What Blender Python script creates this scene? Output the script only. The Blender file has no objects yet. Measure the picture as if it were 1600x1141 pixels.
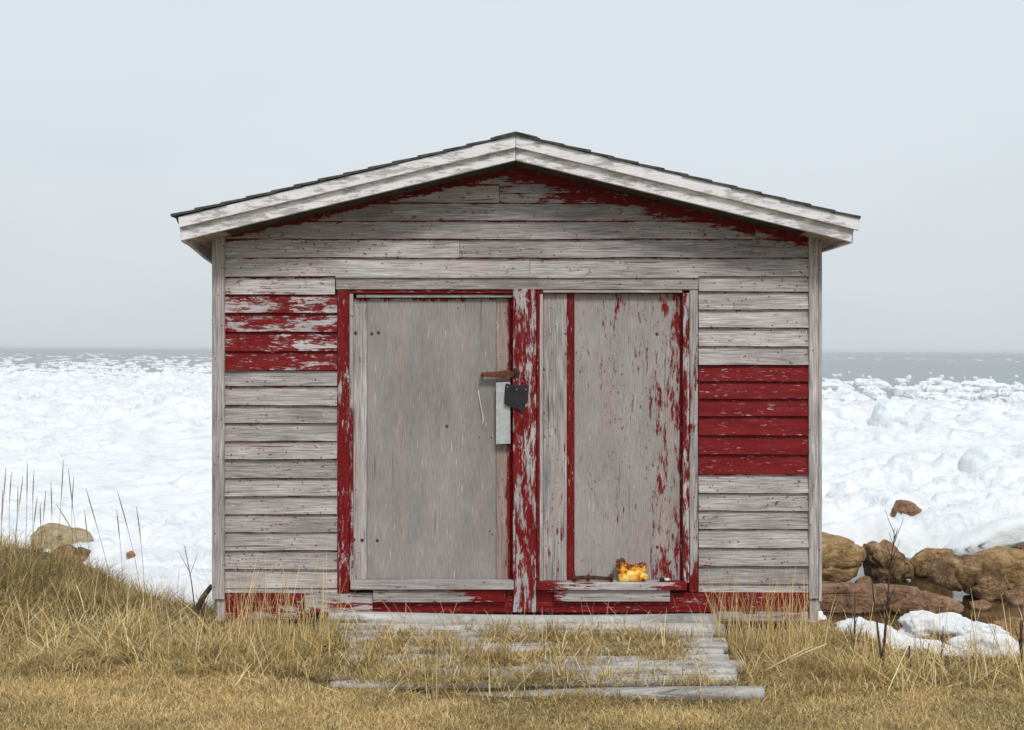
import bpy, bmesh, math, random
import numpy as np
from mathutils import Vector, Matrix, noise as mnoise

random.seed(7)
rng = np.random.default_rng(7)
scene = bpy.context.scene
COL = scene.collection

# ------------------------------------------------------------------ camera
EYE = 1.68            # eye height above the shed's foot
DIST = 7.0            # camera to the front wall
F = 1750.0            # focal length in photo pixels (1600 wide)
ROLL = math.radians(0.287)
cam_data = bpy.data.cameras.new('camera')
cam_data.sensor_width = 36.0
cam_data.lens = F / 1600 * 36.0
cam_data.shift_y = -20.5 / 1600
cam_data.clip_start = 0.1
cam_data.clip_end = 20000
cam = bpy.data.objects.new('camera', cam_data)
COL.objects.link(cam)
cam.matrix_world = Matrix.Translation((0, -DIST, EYE)) @ Matrix.Rotation(-ROLL, 4, 'Y') @ Matrix.Rotation(math.pi / 2, 4, 'X')
scene.camera = cam

# ------------------------------------------------------------------ sky, sun, exposure
SUN_EL, SUN_AZ = math.radians(48), math.radians(14)     # azimuth: from behind the camera, a little to the right
world = bpy.data.worlds.new('World')
scene.world = world
world.use_nodes = True
wn = world.node_tree.nodes
wl = world.node_tree.links
wn.clear()
w_out = wn.new('ShaderNodeOutputWorld')
w_bg = wn.new('ShaderNodeBackground')
w_bg.inputs['Strength'].default_value = 0.073
w_sky = wn.new('ShaderNodeTexSky')
w_sky.sky_type = 'NISHITA'
w_sky.sun_disc = False
w_sky.sun_elevation = SUN_EL
w_sky.sun_rotation = math.pi - SUN_AZ
w_sky.dust_density = 5.0
w_tc = wn.new('ShaderNodeTexCoord')
w_sep = wn.new('ShaderNodeSeparateXYZ')
w_map = wn.new('ShaderNodeMapRange')
w_map.inputs['From Min'].default_value = -0.02
w_map.inputs['From Max'].default_value = 0.24
w_map.interpolation_type = 'SMOOTHSTEP'
w_noise = wn.new('ShaderNodeTexNoise')
w_noise.inputs['Scale'].default_value = 2.2
w_noise.inputs['Detail'].default_value = 4
w_mapn = wn.new('ShaderNodeMapping')
w_mapn.inputs['Scale'].default_value = (1, 1, 4.5)
w_add = wn.new('ShaderNodeMath'); w_add.operation = 'MULTIPLY_ADD'
w_add.inputs[1].default_value = 1.8
w_add.inputs[2].default_value = -0.9
w_sum = wn.new('ShaderNodeMath'); w_sum.operation = 'ADD'
w_cloud = wn.new('ShaderNodeMix'); w_cloud.data_type = 'RGBA'
w_cloud.inputs['A'].default_value = (6.75, 7.35, 7.8, 1)
w_cloud.inputs['B'].default_value = (7.55, 8.15, 8.65, 1)
w_mix = wn.new('ShaderNodeMix'); w_mix.data_type = 'RGBA'
w_mix.inputs['Factor'].default_value = 0.94          # thick even overcast over the clear sky
wl.new(w_tc.outputs['Generated'], w_sep.inputs[0])
wl.new(w_sep.outputs['Z'], w_map.inputs['Value'])
wl.new(w_tc.outputs['Generated'], w_mapn.inputs['Vector'])
wl.new(w_mapn.outputs[0], w_noise.inputs['Vector'])
wl.new(w_noise.outputs['Fac'], w_add.inputs[0])
wl.new(w_map.outputs[0], w_sum.inputs[0])
wl.new(w_add.outputs[0], w_sum.inputs[1])
wl.new(w_sum.outputs[0], w_cloud.inputs['Factor'])
wl.new(w_sky.outputs[0], w_mix.inputs['A'])
wl.new(w_cloud.outputs['Result'], w_mix.inputs['B'])
wl.new(w_mix.outputs['Result'], w_bg.inputs['Color'])
wl.new(w_bg.outputs[0], w_out.inputs['Surface'])

sun_data = bpy.data.lights.new('sun', 'SUN')
sun_data.energy = 1.5
sun_data.angle = math.radians(12)
sun_data.color = (1.0, 0.97, 0.92)
sun = bpy.data.objects.new('sun', sun_data)
COL.objects.link(sun)
sd = Vector((math.sin(SUN_AZ) * math.cos(SUN_EL), -math.cos(SUN_AZ) * math.cos(SUN_EL), math.sin(SUN_EL)))
sun.rotation_euler = sd.to_track_quat('Z', 'Y').to_euler()
sun.location = (4, -8, 12)

scene.view_settings.view_transform = 'Standard'
scene.view_settings.look = 'None'
scene.view_settings.exposure = 0.46
scene.view_settings.gamma = 1.0

# ------------------------------------------------------------------ small helpers
def sc(Y):
    return (DIST + Y) / F
def fx(px, Y=0.0):
    return (px - 800) * sc(Y)
def fz(py, Y=0.0):
    return EYE + (550 - py) * sc(Y)
def hor(px):
    return 546 + 8 * px / 1600.0
def sea_pt(px, py, z=-1.0):
    """a photo pixel on a level surface of height z"""
    d = (EYE - z) * F / (py - hor(px))
    return (px - 800) * d / F, d - DIST, d

SHED_M = Matrix.Translation((0, 0, EYE)) @ Matrix.Rotation(-ROLL, 4, 'Y') @ Matrix.Translation((0, 0, -EYE))

def tag(o, label=None, cat=None, group=None, kind=None):
    if label: o['label'] = label
    if cat: o['category'] = cat
    if group: o['group'] = group
    if kind: o['kind'] = kind
    return o

def link(name, me, mat=None, parent=None):
    o = bpy.data.objects.new(name, me)
    COL.objects.link(o)
    if mat is not None and me is not None:
        me.materials.append(mat)
    if parent is not None:
        o.parent = parent
    return o

def empty(name, M=None):
    o = bpy.data.objects.new(name, None)
    o.empty_display_size = 0.2
    COL.objects.link(o)
    if M is not None:
        o.matrix_world = M
    return o

def set_uv(me, axis):
    """UVMap: metres along / across the grain.  Norm: 0..1 over x and z of the piece."""
    n = len(me.loops)
    vi = np.empty(n, np.int32); me.loops.foreach_get('vertex_index', vi)
    co = np.empty(len(me.vertices) * 3); me.vertices.foreach_get('co', co); co = co.reshape(-1, 3)
    c = co[vi]
    if axis == 'x':
        u, v = c[:, 0], c[:, 2] - c[:, 1]
    elif axis == 'z':
        u, v = c[:, 2], c[:, 0] - c[:, 1]
    else:
        u, v = c[:, 1], c[:, 0] + c[:, 2]
    a = me.uv_layers.new(name='UVMap')
    a.data.foreach_set('uv', np.stack([u, v], 1).astype(np.float32).ravel())
    lo, hi = co.min(0), co.max(0)
    d = np.maximum(hi - lo, 1e-5)
    b = me.uv_layers.new(name='Norm')
    b.data.foreach_set('uv', np.stack([(c[:, 0] - lo[0]) / d[0], (c[:, 2] - lo[2]) / d[2]], 1).astype(np.float32).ravel())

def mesh_from(name, verts, faces, axis='x', smooth=False):
    me = bpy.data.meshes.new(name)
    me.from_pydata([tuple(v) for v in verts], [], faces)
    me.update()
    set_uv(me, axis)
    if smooth:
        me.polygons.foreach_set('use_smooth', [True] * len(me.polygons))
    return me

def props(o, **k):
    for a, b in k.items():
        o[a] = float(b)
    return o

def prism(name, pts, y0, y1, mat, parent, axis='x', bevel=0.002, **pr):
    """a board: outline pts [(x, z)...] extruded from y0 (front) to y1 (back), edges eased"""
    bm = bmesh.new()
    f = [bm.verts.new((x, y0, z)) for x, z in pts]
    b = [bm.verts.new((x, y1, z)) for x, z in pts]
    bm.faces.new(f)
    bm.faces.new(b[::-1])
    n = len(pts)
    for i in range(n):
        bm.faces.new((f[i], b[i], b[(i + 1) % n], f[(i + 1) % n]))
    bmesh.ops.recalc_face_normals(bm, faces=bm.faces)
    if bevel:
        bmesh.ops.bevel(bm, geom=list(bm.edges), offset=bevel, segments=1, affect='EDGES')
    me = bpy.data.meshes.new(name)
    bm.to_mesh(me); bm.free()
    set_uv(me, axis)
    return props(link(name, me, mat, parent), **pr)

def board(name, x0, x1, z0, z1, y0, y1, mat, parent, axis='x', bevel=0.002, skew=0.0, **pr):
    j = skew
    return prism(name, [(x0, z0), (x1, z0 + j), (x1, z1 + j), (x0, z1)], y0, y1, mat, parent, axis, bevel, **pr)

def pboard(name, px0, py0, px1, py1, Y, thick, mat, parent, axis='x', bevel=0.002, skew=0.0, **pr):
    """a board given by its photo rectangle, its front face lying at depth Y"""
    return board(name, fx(px0, Y), fx(px1, Y), fz(py1, Y), fz(py0, Y), Y, Y + thick, mat, parent, axis, bevel, skew, **pr)

# ---- numpy noise
_tab = np.random.default_rng(3).random((256, 256))
def vnoise(x, y, s=0):
    x = np.asarray(x, float) + s * 17.3; y = np.asarray(y, float) + s * 9.1
    xi = np.floor(x).astype(int); yi = np.floor(y).astype(int)
    fx_ = x - xi; fy_ = y - yi
    fx_ = fx_ * fx_ * (3 - 2 * fx_); fy_ = fy_ * fy_ * (3 - 2 * fy_)
    a = _tab[xi & 255, yi & 255]; b = _tab[(xi + 1) & 255, yi & 255]
    c = _tab[xi & 255, (yi + 1) & 255]; d = _tab[(xi + 1) & 255, (yi + 1) & 255]
    return (a * (1 - fx_) + b * fx_) * (1 - fy_) + (c * (1 - fx_) + d * fx_) * fy_
def fbm(x, y, o=4, s=0):
    r = 0; a = 0.5; t = 0
    for i in range(o):
        r = r + a * vnoise(x * 2 ** i, y * 2 ** i, s + i); t += a; a *= 0.5
    return r / t
def sstep(a, b, x):
    t = np.clip((np.asarray(x, float) - a) / (b - a), 0, 1)
    return t * t * (3 - 2 * t)
def domes(x, y, s=0):
    """rounded lumps of uneven size, one in each cell of a jittered grid"""
    xi = np.floor(x).astype(int); yi = np.floor(y).astype(int)
    h = np.zeros_like(x)
    for dx in (-1, 0, 1):
        for dy in (-1, 0, 1):
            cx = xi + dx; cy = yi + dy
            jx = _tab[(cx + 31 * s) & 255, (cy + 7) & 255]; jy = _tab[(cx + 91) & 255, (cy + 13 * s) & 255]
            r = 0.35 + 0.5 * _tab[(cx + 5) & 255, (cy + 57 + s) & 255]
            hh = 0.3 + 0.7 * _tab[(cx + 77 + s) & 255, (cy + 3) & 255]
            d2 = ((x - cx - jx) ** 2 + (y - cy - jy) ** 2) / r ** 2
            h = np.maximum(h, hh * np.sqrt(np.clip(1 - d2, 0, 1)))
    return h

# ------------------------------------------------------------------ node helpers
class NT:
    def __init__(self, name):
        self.mat = bpy.data.materials.new(name)
        self.mat.use_nodes = True
        self.t = self.mat.node_tree
        self.t.nodes.clear()
        self.out = self.t.nodes.new('ShaderNodeOutputMaterial')
    def n(self, typ, **k):
        nd = self.t.nodes.new(typ)
        for a, b in k.items():
            setattr(nd, a, b)
        return nd
    def l(self, a, b):
        self.t.links.new(a, b)
    def val(self, sock, v):
        if hasattr(v, 'links') or isinstance(v, bpy.types.NodeSocket):
            self.l(v, sock)
        else:
            sock.default_value = v
    def math(self, op, a, b=0.0, c=0.0, clamp=False):
        nd = self.n('ShaderNodeMath', operation=op, use_clamp=clamp)
        for i, v in enumerate((a, b, c)):
            self.val(nd.inputs[i], v)
        return nd.outputs[0]
    def mix(self, f, a, b, blend='MIX'):
        nd = self.n('ShaderNodeMix', data_type='RGBA', blend_type=blend)
        self.val(nd.inputs['Factor'], f)
        for k, v in (('A', a), ('B', b)):
            if isinstance(v, tuple) and len(v) == 3: v = v + (1.0,)
            self.val(nd.inputs[k], v)
        return nd.outputs['Result']
    def noise(self, vec, scale=1.0, detail=4.0, rough=0.55, dist=0.0):
        nd = self.n('ShaderNodeTexNoise')
        self.l(vec, nd.inputs['Vector'])
        nd.inputs['Scale'].default_value = scale
        nd.inputs['Detail'].default_value = detail
        nd.inputs['Roughness'].default_value = rough
        nd.inputs['Distortion'].default_value = dist
        return nd.outputs['Fac']
    def smooth(self, a, b, v, lo=0.0, hi=1.0):
        nd = self.n('ShaderNodeMapRange', interpolation_type='SMOOTHSTEP')
        self.val(nd.inputs['Value'], v)
        self.val(nd.inputs['From Min'], a); self.val(nd.inputs['From Max'], b)
        self.val(nd.inputs['To Min'], lo); self.val(nd.inputs['To Max'], hi)
        return nd.outputs[0]
    def ramp(self, v, stops):
        nd = self.n('ShaderNodeValToRGB')
        e = nd.color_ramp.elements
        while len(e) < len(stops): e.new(0.5)
        for i, (p, c) in enumerate(stops):
            e[i].position = p
            e[i].color = c + (1.0,) if len(c) == 3 else c
        self.l(v, nd.inputs[0])
        return nd.outputs['Color']
    def vscale(self, vec, s):
        nd = self.n('ShaderNodeVectorMath', operation='MULTIPLY')
        self.l(vec, nd.inputs[0]); nd.inputs[1].default_value = s
        return nd.outputs[0]
    def vadd(self, vec, b):
        nd = self.n('ShaderNodeVectorMath', operation='ADD')
        self.l(vec, nd.inputs[0]); self.val(nd.inputs[1], b)
        return nd.outputs[0]
    def attr(self, name, typ='OBJECT'):
        nd = self.n('ShaderNodeAttribute', attribute_type=typ, attribute_name=name)
        return nd
    def finish(self, color, rough=0.8, bump=None, bstr=0.3, bdist=0.01, spec=0.3, metal=0.0, **k):
        p = self.n('ShaderNodeBsdfPrincipled')
        self.val(p.inputs['Base Color'], color if not (isinstance(color, tuple) and len(color) == 3) else color + (1.0,))
        self.val(p.inputs['Roughness'], rough)
        p.inputs['Specular IOR Level'].default_value = spec
        p.inputs['Metallic'].default_value = metal
        for a, b in k.items():
            self.val(p.inputs[a.replace('_', ' ')], b)
        if bump is not None:
            bn = self.n('ShaderNodeBump')
            bn.inputs['Strength'].default_value = bstr
            bn.inputs['Distance'].default_value = bdist
            self.l(bump, bn.inputs['Height'])
            self.l(bn.outputs[0], p.inputs['Normal'])
        self.l(p.outputs[0], self.out.inputs['Surface'])
        return self.mat

# roof line (underside of the rake boards) in the shed's own metres
RX = fx(806, -0.29); RZ = fz(250.5, -0.29); RS = 0.242

def wood_mat(name, paint_col, paint_col2, dark=(.105, .094, .092), mid=(.345, .318, .312), light=(.64, .605, .60),
             fine=150.0, along=4.5, primer=(.60, .58, .60), knots=True, eave=False, contrast=1.0):
    """weathered boards with what is left of their paint.
    Object properties: paint (how much is left), pl/pr/pt/pb (more of it by that edge), pw (how wide that edge is), brown (tint)."""
    N = NT(name)
    uv = N.n('ShaderNodeUVMap', uv_map='UVMap').outputs[0]
    nm = N.n('ShaderNodeUVMap', uv_map='Norm').outputs[0]
    rnd = N.n('ShaderNodeObjectInfo').outputs['Random']
    off = N.n('ShaderNodeCombineXYZ')
    N.l(N.math('MULTIPLY', rnd, 91.0), off.inputs[0]); N.l(N.math('MULTIPLY', rnd, 37.0), off.inputs[1])
    p = N.vadd(uv, off.outputs[0])
    warp = N.noise(N.vscale(p, (2.0, 9.0, 1)), 1.0, 2.0)
    wv = N.n('ShaderNodeCombineXYZ'); N.l(N.math('MULTIPLY_ADD', warp, 0.03, -0.015), wv.inputs[1])
    pw_ = N.vadd(p, wv.outputs[0])
    g1 = N.noise(N.vscale(pw_, (along, fine, 1)), 1.0, 5.0, 0.68)
    g2 = N.noise(N.vscale(pw_, (along * .4, fine * .2, 1)), 1.0, 3.0, 0.55)
    g3 = N.noise(N.vscale(p, (2.2, 5.0, 1)), 1.0, 3.0, 0.6)
    g = N.math('ADD', N.math('MULTIPLY', g1, 0.68), N.math('ADD', N.math('MULTIPLY', g2, 0.14), N.math('MULTIPLY', g3, 0.18)))
    lo, hi = 0.5 - .17 / contrast, 0.5 + .17 / contrast
    wood = N.ramp(g, [(lo, dark), (0.5, mid), (hi, light)])
    # board-to-board tone and faint pink remains of paint in the grain
    tone = N.math('ADD', N.math('MULTIPLY_ADD', rnd, 0.36, 0.74), N.smooth(.3, .7, N.noise(N.vadd(N.vscale(p, (1.1, 3.0, 1)), (4.0, 8.0, 0.0)), 1.0, 3.0, .6), 0.0, .24))
    tc = N.n('ShaderNodeCombineColor')
    for i in range(3): N.l(tone, tc.inputs[i])
    wood = N.mix(1.0, wood, tc.outputs[0], 'MULTIPLY')
    pink = N.smooth(.52, .72, N.noise(N.vscale(p, (1.3, 7.0, 1)), 1.0, 4.0, 0.6))
    wood = N.mix(N.math('MULTIPLY', pink, .38), wood, (.50, .33, .31))
    warm = N.smooth(.5, .75, N.noise(N.vadd(N.vscale(p, (.9, 4.0, 1)), (7.0, 3.0, 0.0)), 1.0, 3.0, 0.6))
    wood = N.mix(N.math('MULTIPLY', warm, .20), wood, (.40, .33, .28))
    # drying cracks
    crk = N.smooth(.685, .72, N.noise(N.vscale(pw_, (1.1, fine * .42, 1)), 1.0, 2.0, 0.5))
    wood = N.mix(N.math('MULTIPLY', crk, .75), wood, (.05, .042, .038))
    # silver flecks
    flk = N.smooth(.68, .73, N.noise(N.vadd(N.vscale(p, (7.0, 75.0, 1)), (3.0, 11.0, 0.0)), 1.0, 2.0, 0.5))
    wood = N.mix(N.math('MULTIPLY', flk, .55), wood, (.70, .67, .64))
    brown = N.attr('brown').outputs['Fac']
    wood = N.mix(N.math('MULTIPLY', brown, .8), wood, N.mix(g, (.10, .05, .035), (.36, .22, .17)))
    # paint that is left
    paint = N.attr('paint').outputs['Fac']
    pwid = N.attr('pw').outputs['Fac']
    sx = N.n('ShaderNodeSeparateXYZ'); N.l(nm, sx.inputs[0])
    nx, nz = sx.outputs[0], sx.outputs[1]
    tot = paint
    for key, co in (('pl', nx), ('pr', N.math('SUBTRACT', 1.0, nx)), ('pb', nz), ('pt', N.math('SUBTRACT', 1.0, nz))):
        e = N.math('SUBTRACT', 1.0, N.smooth(0.0, pwid, co))
        tot = N.math('MULTIPLY_ADD', e, N.attr(key).outputs['Fac'], tot)
    if eave:
        oc = N.n('ShaderNodeTexCoord').outputs['Object']
        so = N.n('ShaderNodeSeparateXYZ'); N.l(oc, so.inputs[0])
        ax = N.math('ABSOLUTE', N.math('SUBTRACT', so.outputs[0], RX))
        line = N.math('MULTIPLY_ADD', ax, -RS, RZ)
        below = N.math('SUBTRACT', line, so.outputs[2])
        reach = N.smooth(-.5, .9, so.outputs[0], .06, .17)
        ev = N.math('SUBTRACT', 1.0, N.smooth(-.02, reach, N.math('ADD', below, N.math('MULTIPLY_ADD', g3, -.10, .05))))
        tot = N.math('MULTIPLY_ADD', ev, .48, tot)
    pn = N.noise(N.vscale(p, (6.0, 26.0, 1)), 1.0, 9.0, 0.76, 0.3)
    pn2 = N.noise(N.vadd(N.vscale(p, (1.6, 5.0, 1)), (31.0, 5.0, 0.0)), 1.0, 3.0, 0.5)
    fld = N.math('ADD', N.math('MULTIPLY', pn, .60), N.math('ADD', N.math('MULTIPLY', pn2, .25), N.math('MULTIPLY', g1, .13)))
    thr = N.math('MULTIPLY_ADD', tot, .46, .27)
    msk = N.math('SUBTRACT', 1.0, N.smooth(N.math('SUBTRACT', thr, .020), N.math('ADD', thr, .020), fld))
    scr = N.smooth(.60, .66, N.noise(N.vadd(N.vscale(p, (16.0, 95.0, 1)), (13.0, 1.0, 0.0)), 1.0, 3.0, 0.6))
    zone = N.smooth(.40, .62, N.noise(N.vadd(N.vscale(p, (3.0, 9.0, 1)), (1.0, 17.0, 0.0)), 1.0, 3.0, 0.6))
    msk = N.math('MULTIPLY', msk, N.math('SUBTRACT', 1.0, N.math('MULTIPLY', N.math('MULTIPLY', scr, zone), .85)))
    chip = N.smooth(.605, .64, N.noise(N.vadd(N.vscale(p, (24.0, 46.0, 1)), (3.0, 21.0, 0.0)), 1.0, 4.0, 0.6))
    chip = N.math('MULTIPLY', chip, N.smooth(.43, .58, N.noise(N.vadd(N.vscale(p, (2.2, 6.0, 1)), (9.0, 2.0, 0.0)), 1.0, 2.0, 0.5)))
    msk = N.math('MAXIMUM', msk, N.math('MULTIPLY', chip, N.math('MULTIPLY', N.attr('chip').outputs['Fac'], .85)))
    lapn = N.noise(N.vadd(N.vscale(p, (7.0, 3.0, 1)), (2.0, 33.0, 0.0)), 1.0, 5.0, 0.7)
    lap = N.smooth(.845, .862, N.math('MULTIPLY_ADD', N.math('SUBTRACT', lapn, .5), .42, nz))
    msk = N.math('MAXIMUM', msk, N.math('MULTIPLY', lap, N.attr('lap').outputs['Fac']))
    # freshly bared wood is paler where much paint is still on the board
    wood = N.mix(N.smooth(.25, .75, paint, 0.0, .7), wood, N.mix(g, tuple(c * .62 for c in primer), primer))
    if knots:
        kw = N.n('ShaderNodeTexNoise'); kw.inputs['Scale'].default_value = 38.0; kw.inputs['Detail'].default_value = 3.0; N.l(p, kw.inputs['Vector'])
        kd = N.n('ShaderNodeVectorMath', operation='MULTIPLY_ADD'); N.l(kw.outputs['Color'], kd.inputs[0]); kd.inputs[1].default_value = (.022, .016, 0); N.l(p, kd.inputs[2])
        kp = N.vscale(kd.outputs[0], (.85, 1.2, 1))
        vo = N.n('ShaderNodeTexVoronoi', voronoi_dimensions='2D'); vo.inputs['Scale'].default_value = 5.2; N.l(kp, vo.inputs['Vector'])
        kn = N.math('MULTIPLY_ADD', N.noise(N.vscale(p, (60, 60, 1)), 1.0, 3.0), .09, N.math('SUBTRACT', vo.outputs['Distance'], .045))
        sel = N.n('ShaderNodeSeparateColor'); N.l(vo.outputs['Color'], sel.inputs[0])
        use = N.math('MULTIPLY', N.math('GREATER_THAN', sel.outputs[0], .42), N.math('MULTIPLY_ADD', sel.outputs[2], .75, .25))
        halo = N.math('MULTIPLY', N.math('SUBTRACT', 1.0, N.smooth(.04, .15, kn)), use)
        wood = N.mix(N.math('MULTIPLY', halo, .42), wood, (.62, .52, .48))
        core = N.math('MULTIPLY', N.math('SUBTRACT', 1.0, N.smooth(.012, .052, kn)), use)
        wood = N.mix(N.math('MULTIPLY', core, .8), wood, (.20, .05, .04))
        # nail heads
        vn = N.n('ShaderNodeTexVoronoi', voronoi_dimensions='2D'); vn.inputs['Scale'].default_value = 9.0; N.l(N.vadd(p, (5.5, 2.2, 0.0)), vn.inputs['Vector'])
        sn = N.n('ShaderNodeSeparateColor'); N.l(vn.outputs['Color'], sn.inputs[0])
        nail = N.math('MULTIPLY', N.math('SUBTRACT', 1.0, N.smooth(.026, .060, vn.outputs['Distance'])), N.math('GREATER_THAN', sn.outputs[1], .42))
        wood = N.mix(N.math('MULTIPLY', nail, .85), wood, (.085, .028, .022))
    fade = N.noise(N.vscale(p, (3.0, 34.0, 1)), 1.0, 6.0, .7)
    pc = N.mix(N.smooth(.35, .7, fade), paint_col, paint_col2)
    chalk = N.smooth(.54, .70, N.noise(N.vadd(N.vscale(p, (4.0, 14.0, 1)), (41.0, 3.0, 0.0)), 1.0, 8.0, .75))
    pc = N.mix(N.math('MULTIPLY', chalk, .22), pc, tuple(.72 * a_ + .28 * b_ for a_, b_ in zip(paint_col2, (.5, .44, .46))))
    col = N.mix(msk, wood, pc)
    hgt = N.math('ADD', N.math('MULTIPLY', g1, .6), N.math('MULTIPLY', msk, .35))
    hgt = N.math('SUBTRACT', hgt, N.math('MULTIPLY', crk, .5))
    rough = N.mix(msk, (.88, .88, .88), (.55, .55, .55))
    rs = N.n('ShaderNodeSeparateColor'); N.l(rough, rs.inputs[0])
    return N.finish(col, rs.outputs[0], hgt, .7, .003, spec=.10)

RED, RED2 = (.135, .006, .008), (.215, .013, .015)
WHT, WHT2 = (.84, .825, .85), (.74, .725, .755)
M_SIDE = wood_mat('weathered_siding', RED, RED2, eave=True)
M_TRIM = wood_mat('weathered_trim', RED, RED2, fine=110.0)
M_PLY = wood_mat('weathered_plywood', RED, RED2, dark=(.20, .184, .178), mid=(.30, .28, .272), light=(.40, .378, .37), fine=150.0, along=11.0, knots=False, contrast=.95)
M_RAKE = wood_mat('flaking_white_paint', WHT, WHT2, dark=(.20, .18, .18), mid=(.42, .40, .40), light=(.60, .57, .57), primer=(.68, .66, .67), knots=False)
M_LOG = wood_mat('bleached_driftwood', RED, RED2, dark=(.13, .122, .115), mid=(.385, .37, .355), light=(.60, .58, .56), fine=90.0, along=1.6, knots=False)

def simple_mat(name, c1, c2, scale, rough=.8, bstr=.4, bdist=.005, metal=0.0, detail=5.0, spec=.3, lo=.35, hi=.65):
    N = NT(name)
    oc = N.n('ShaderNodeTexCoord').outputs['Object']
    n1 = N.noise(oc, scale, detail, .6)
    n2 = N.noise(oc, scale * 4.7, 4.0, .6)
    f = N.math('ADD', N.math('MULTIPLY', n1, .65), N.math('MULTIPLY', n2, .35))
    return N.finish(N.mix(N.smooth(lo, hi, f), c1, c2), rough, f, bstr, bdist, spec, metal)

M_SHINGLE = simple_mat('tar_shingle', (.035, .037, .038), (.10, .10, .085), 14, .9)
M_RUST = simple_mat('rusted_iron', (.055, .022, .014), (.22, .070, .030), 60, .85, .6, .003)
M_RUSTD = simple_mat('dark_rusted_iron', (.020, .010, .008), (.13, .045, .022), 50, .85, .8, .004)
M_ZINC = simple_mat('galvanised_sheet', (.42, .44, .45), (.58, .60, .61), 22, .5, .15, .002, .35)
M_RUBBER = simple_mat('black_rubber', (.012, .012, .014), (.028, .027, .030), 25, .7, .5, .003)
M_BRASS = simple_mat('brass_tack', (.25, .17, .06), (.45, .33, .14), 60, .4, .1, .001, .8)
M_DARK = simple_mat('dark_inner_and_shaded_boards', (.030, .024, .020), (.07, .055, .045), 6, .9)  # inner boards, and the soffit with its shade put into the colour
M_WIRE = simple_mat('pale_wire', (.62, .59, .54), (.75, .72, .66), 30, .5)
M_STONEP = simple_mat('lichened_pier', (.10, .105, .085), (.26, .25, .22), 9, .95)

# ------------------------------------------------------------------ ground
def land_edge(x):
    return np.interp(x, [-40, -4.5, -3.2, -2.5, -2.1, -1.6, 0, 1.6, 1.95, 2.3, 3.2, 4.5, 40],
                     [1.6, 1.35, 1.15, .75, .45, .6, .9, .7, .25, -.42, -.62, -.75, -1.2])
def G(x, y):
    x = np.asarray(x, float); y = np.asarray(y, float)
    z = -0.085 + .03 * (fbm(x * 1.3, y * 1.3, 3, 2) - .5) * 2
    z = z + .29 * sstep(-2.25, -3.8, x) * sstep(-1.15, .5, y)              # bank on the left
    z = z + .05 * sstep(-1.1, -.7, y) * (fbm(x * 2.1, y * 2.1, 3, 5) - .2)   # rough ground near the hut
    d = y - land_edge(x) + .25 * (fbm(x * 1.7, y * 1.7, 3, 8) - .5)
    z = z - 1.55 * sstep(0, 3.2, d) - .12 * np.clip(d, 0, 1.0)
    return z

def grid_obj(name, xs, ys, zf, mat, smooth=True):
    X, Y = np.meshgrid(xs, ys)
    Z = zf(X, Y)
    return grid_mesh(name, X, Y, Z, mat, smooth)
def grid_mesh(name, X, Y, Z, mat, smooth=True):
    r, c = X.shape
    co = np.stack([X, Y, Z], -1).reshape(-1, 3)
    i = np.arange(r * c).reshape(r, c)
    q = np.stack([i[:-1, :-1], i[:-1, 1:], i[1:, 1:], i[1:, :-1]], -1).reshape(-1, 4)
    me = bpy.data.meshes.new(name)
    me.vertices.add(len(co)); me.vertices.foreach_set('co', co.astype(np.float32).ravel())
    me.loops.add(q.size); me.loops.foreach_set('vertex_index', q.astype(np.int32).ravel())
    me.polygons.add(len(q)); me.polygons.foreach_set('loop_start', np.arange(0, q.size, 4, dtype=np.int32))
    if smooth: me.polygons.foreach_set('use_smooth', np.ones(len(q), bool))
    me.update(); me.validate()
    return link(name, me, mat)

def ground_mat():
    N = NT('dead_turf')
    oc = N.n('ShaderNodeTexCoord').outputs['Object']
    a = N.noise(oc, 2.3, 5, .6); b = N.noise(oc, 55.0, 5, .7); c = N.noise(oc, 14, 4, .6)
    f = N.math('ADD', N.math('MULTIPLY', b, .6), N.math('MULTIPLY', c, .4))
    turf = N.ramp(f, [(.32, (.07, .052, .026)), (.5, (.21, .155, .07)), (.68, (.36, .27, .13))])
    turf = N.mix(N.smooth(.45, .7, a), turf, N.ramp(f, [(.3, (.05, .045, .02)), (.7, (.17, .15, .07))]))
    so = N.n('ShaderNodeSeparateXYZ'); N.l(oc, so.inputs[0])
    shore = N.smooth(-.35, -.75, N.math('MULTIPLY_ADD', c, .3, so.outputs[2]))
    rock = N.ramp(f, [(.3, (.03, .017, .008)), (.55, (.13, .075, .035)), (.72, (.24, .16, .085))])
    return N.finish(N.mix(shore, turf, rock), .95, f, .8, .03)
xs = np.concatenate([np.linspace(-60, -6.2, 28), np.linspace(-6, 6, 200), np.linspace(6.2, 60, 28)])
ys = np.concatenate([np.linspace(-60, -4.2, 24), np.linspace(-4, 6, 170), np.linspace(6.3, 14, 14)])
ground = grid_obj('ground', xs, ys, G, ground_mat())
tag(ground, 'straw coloured turf bank falling away to the icy shore', 'ground', kind='structure')

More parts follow.
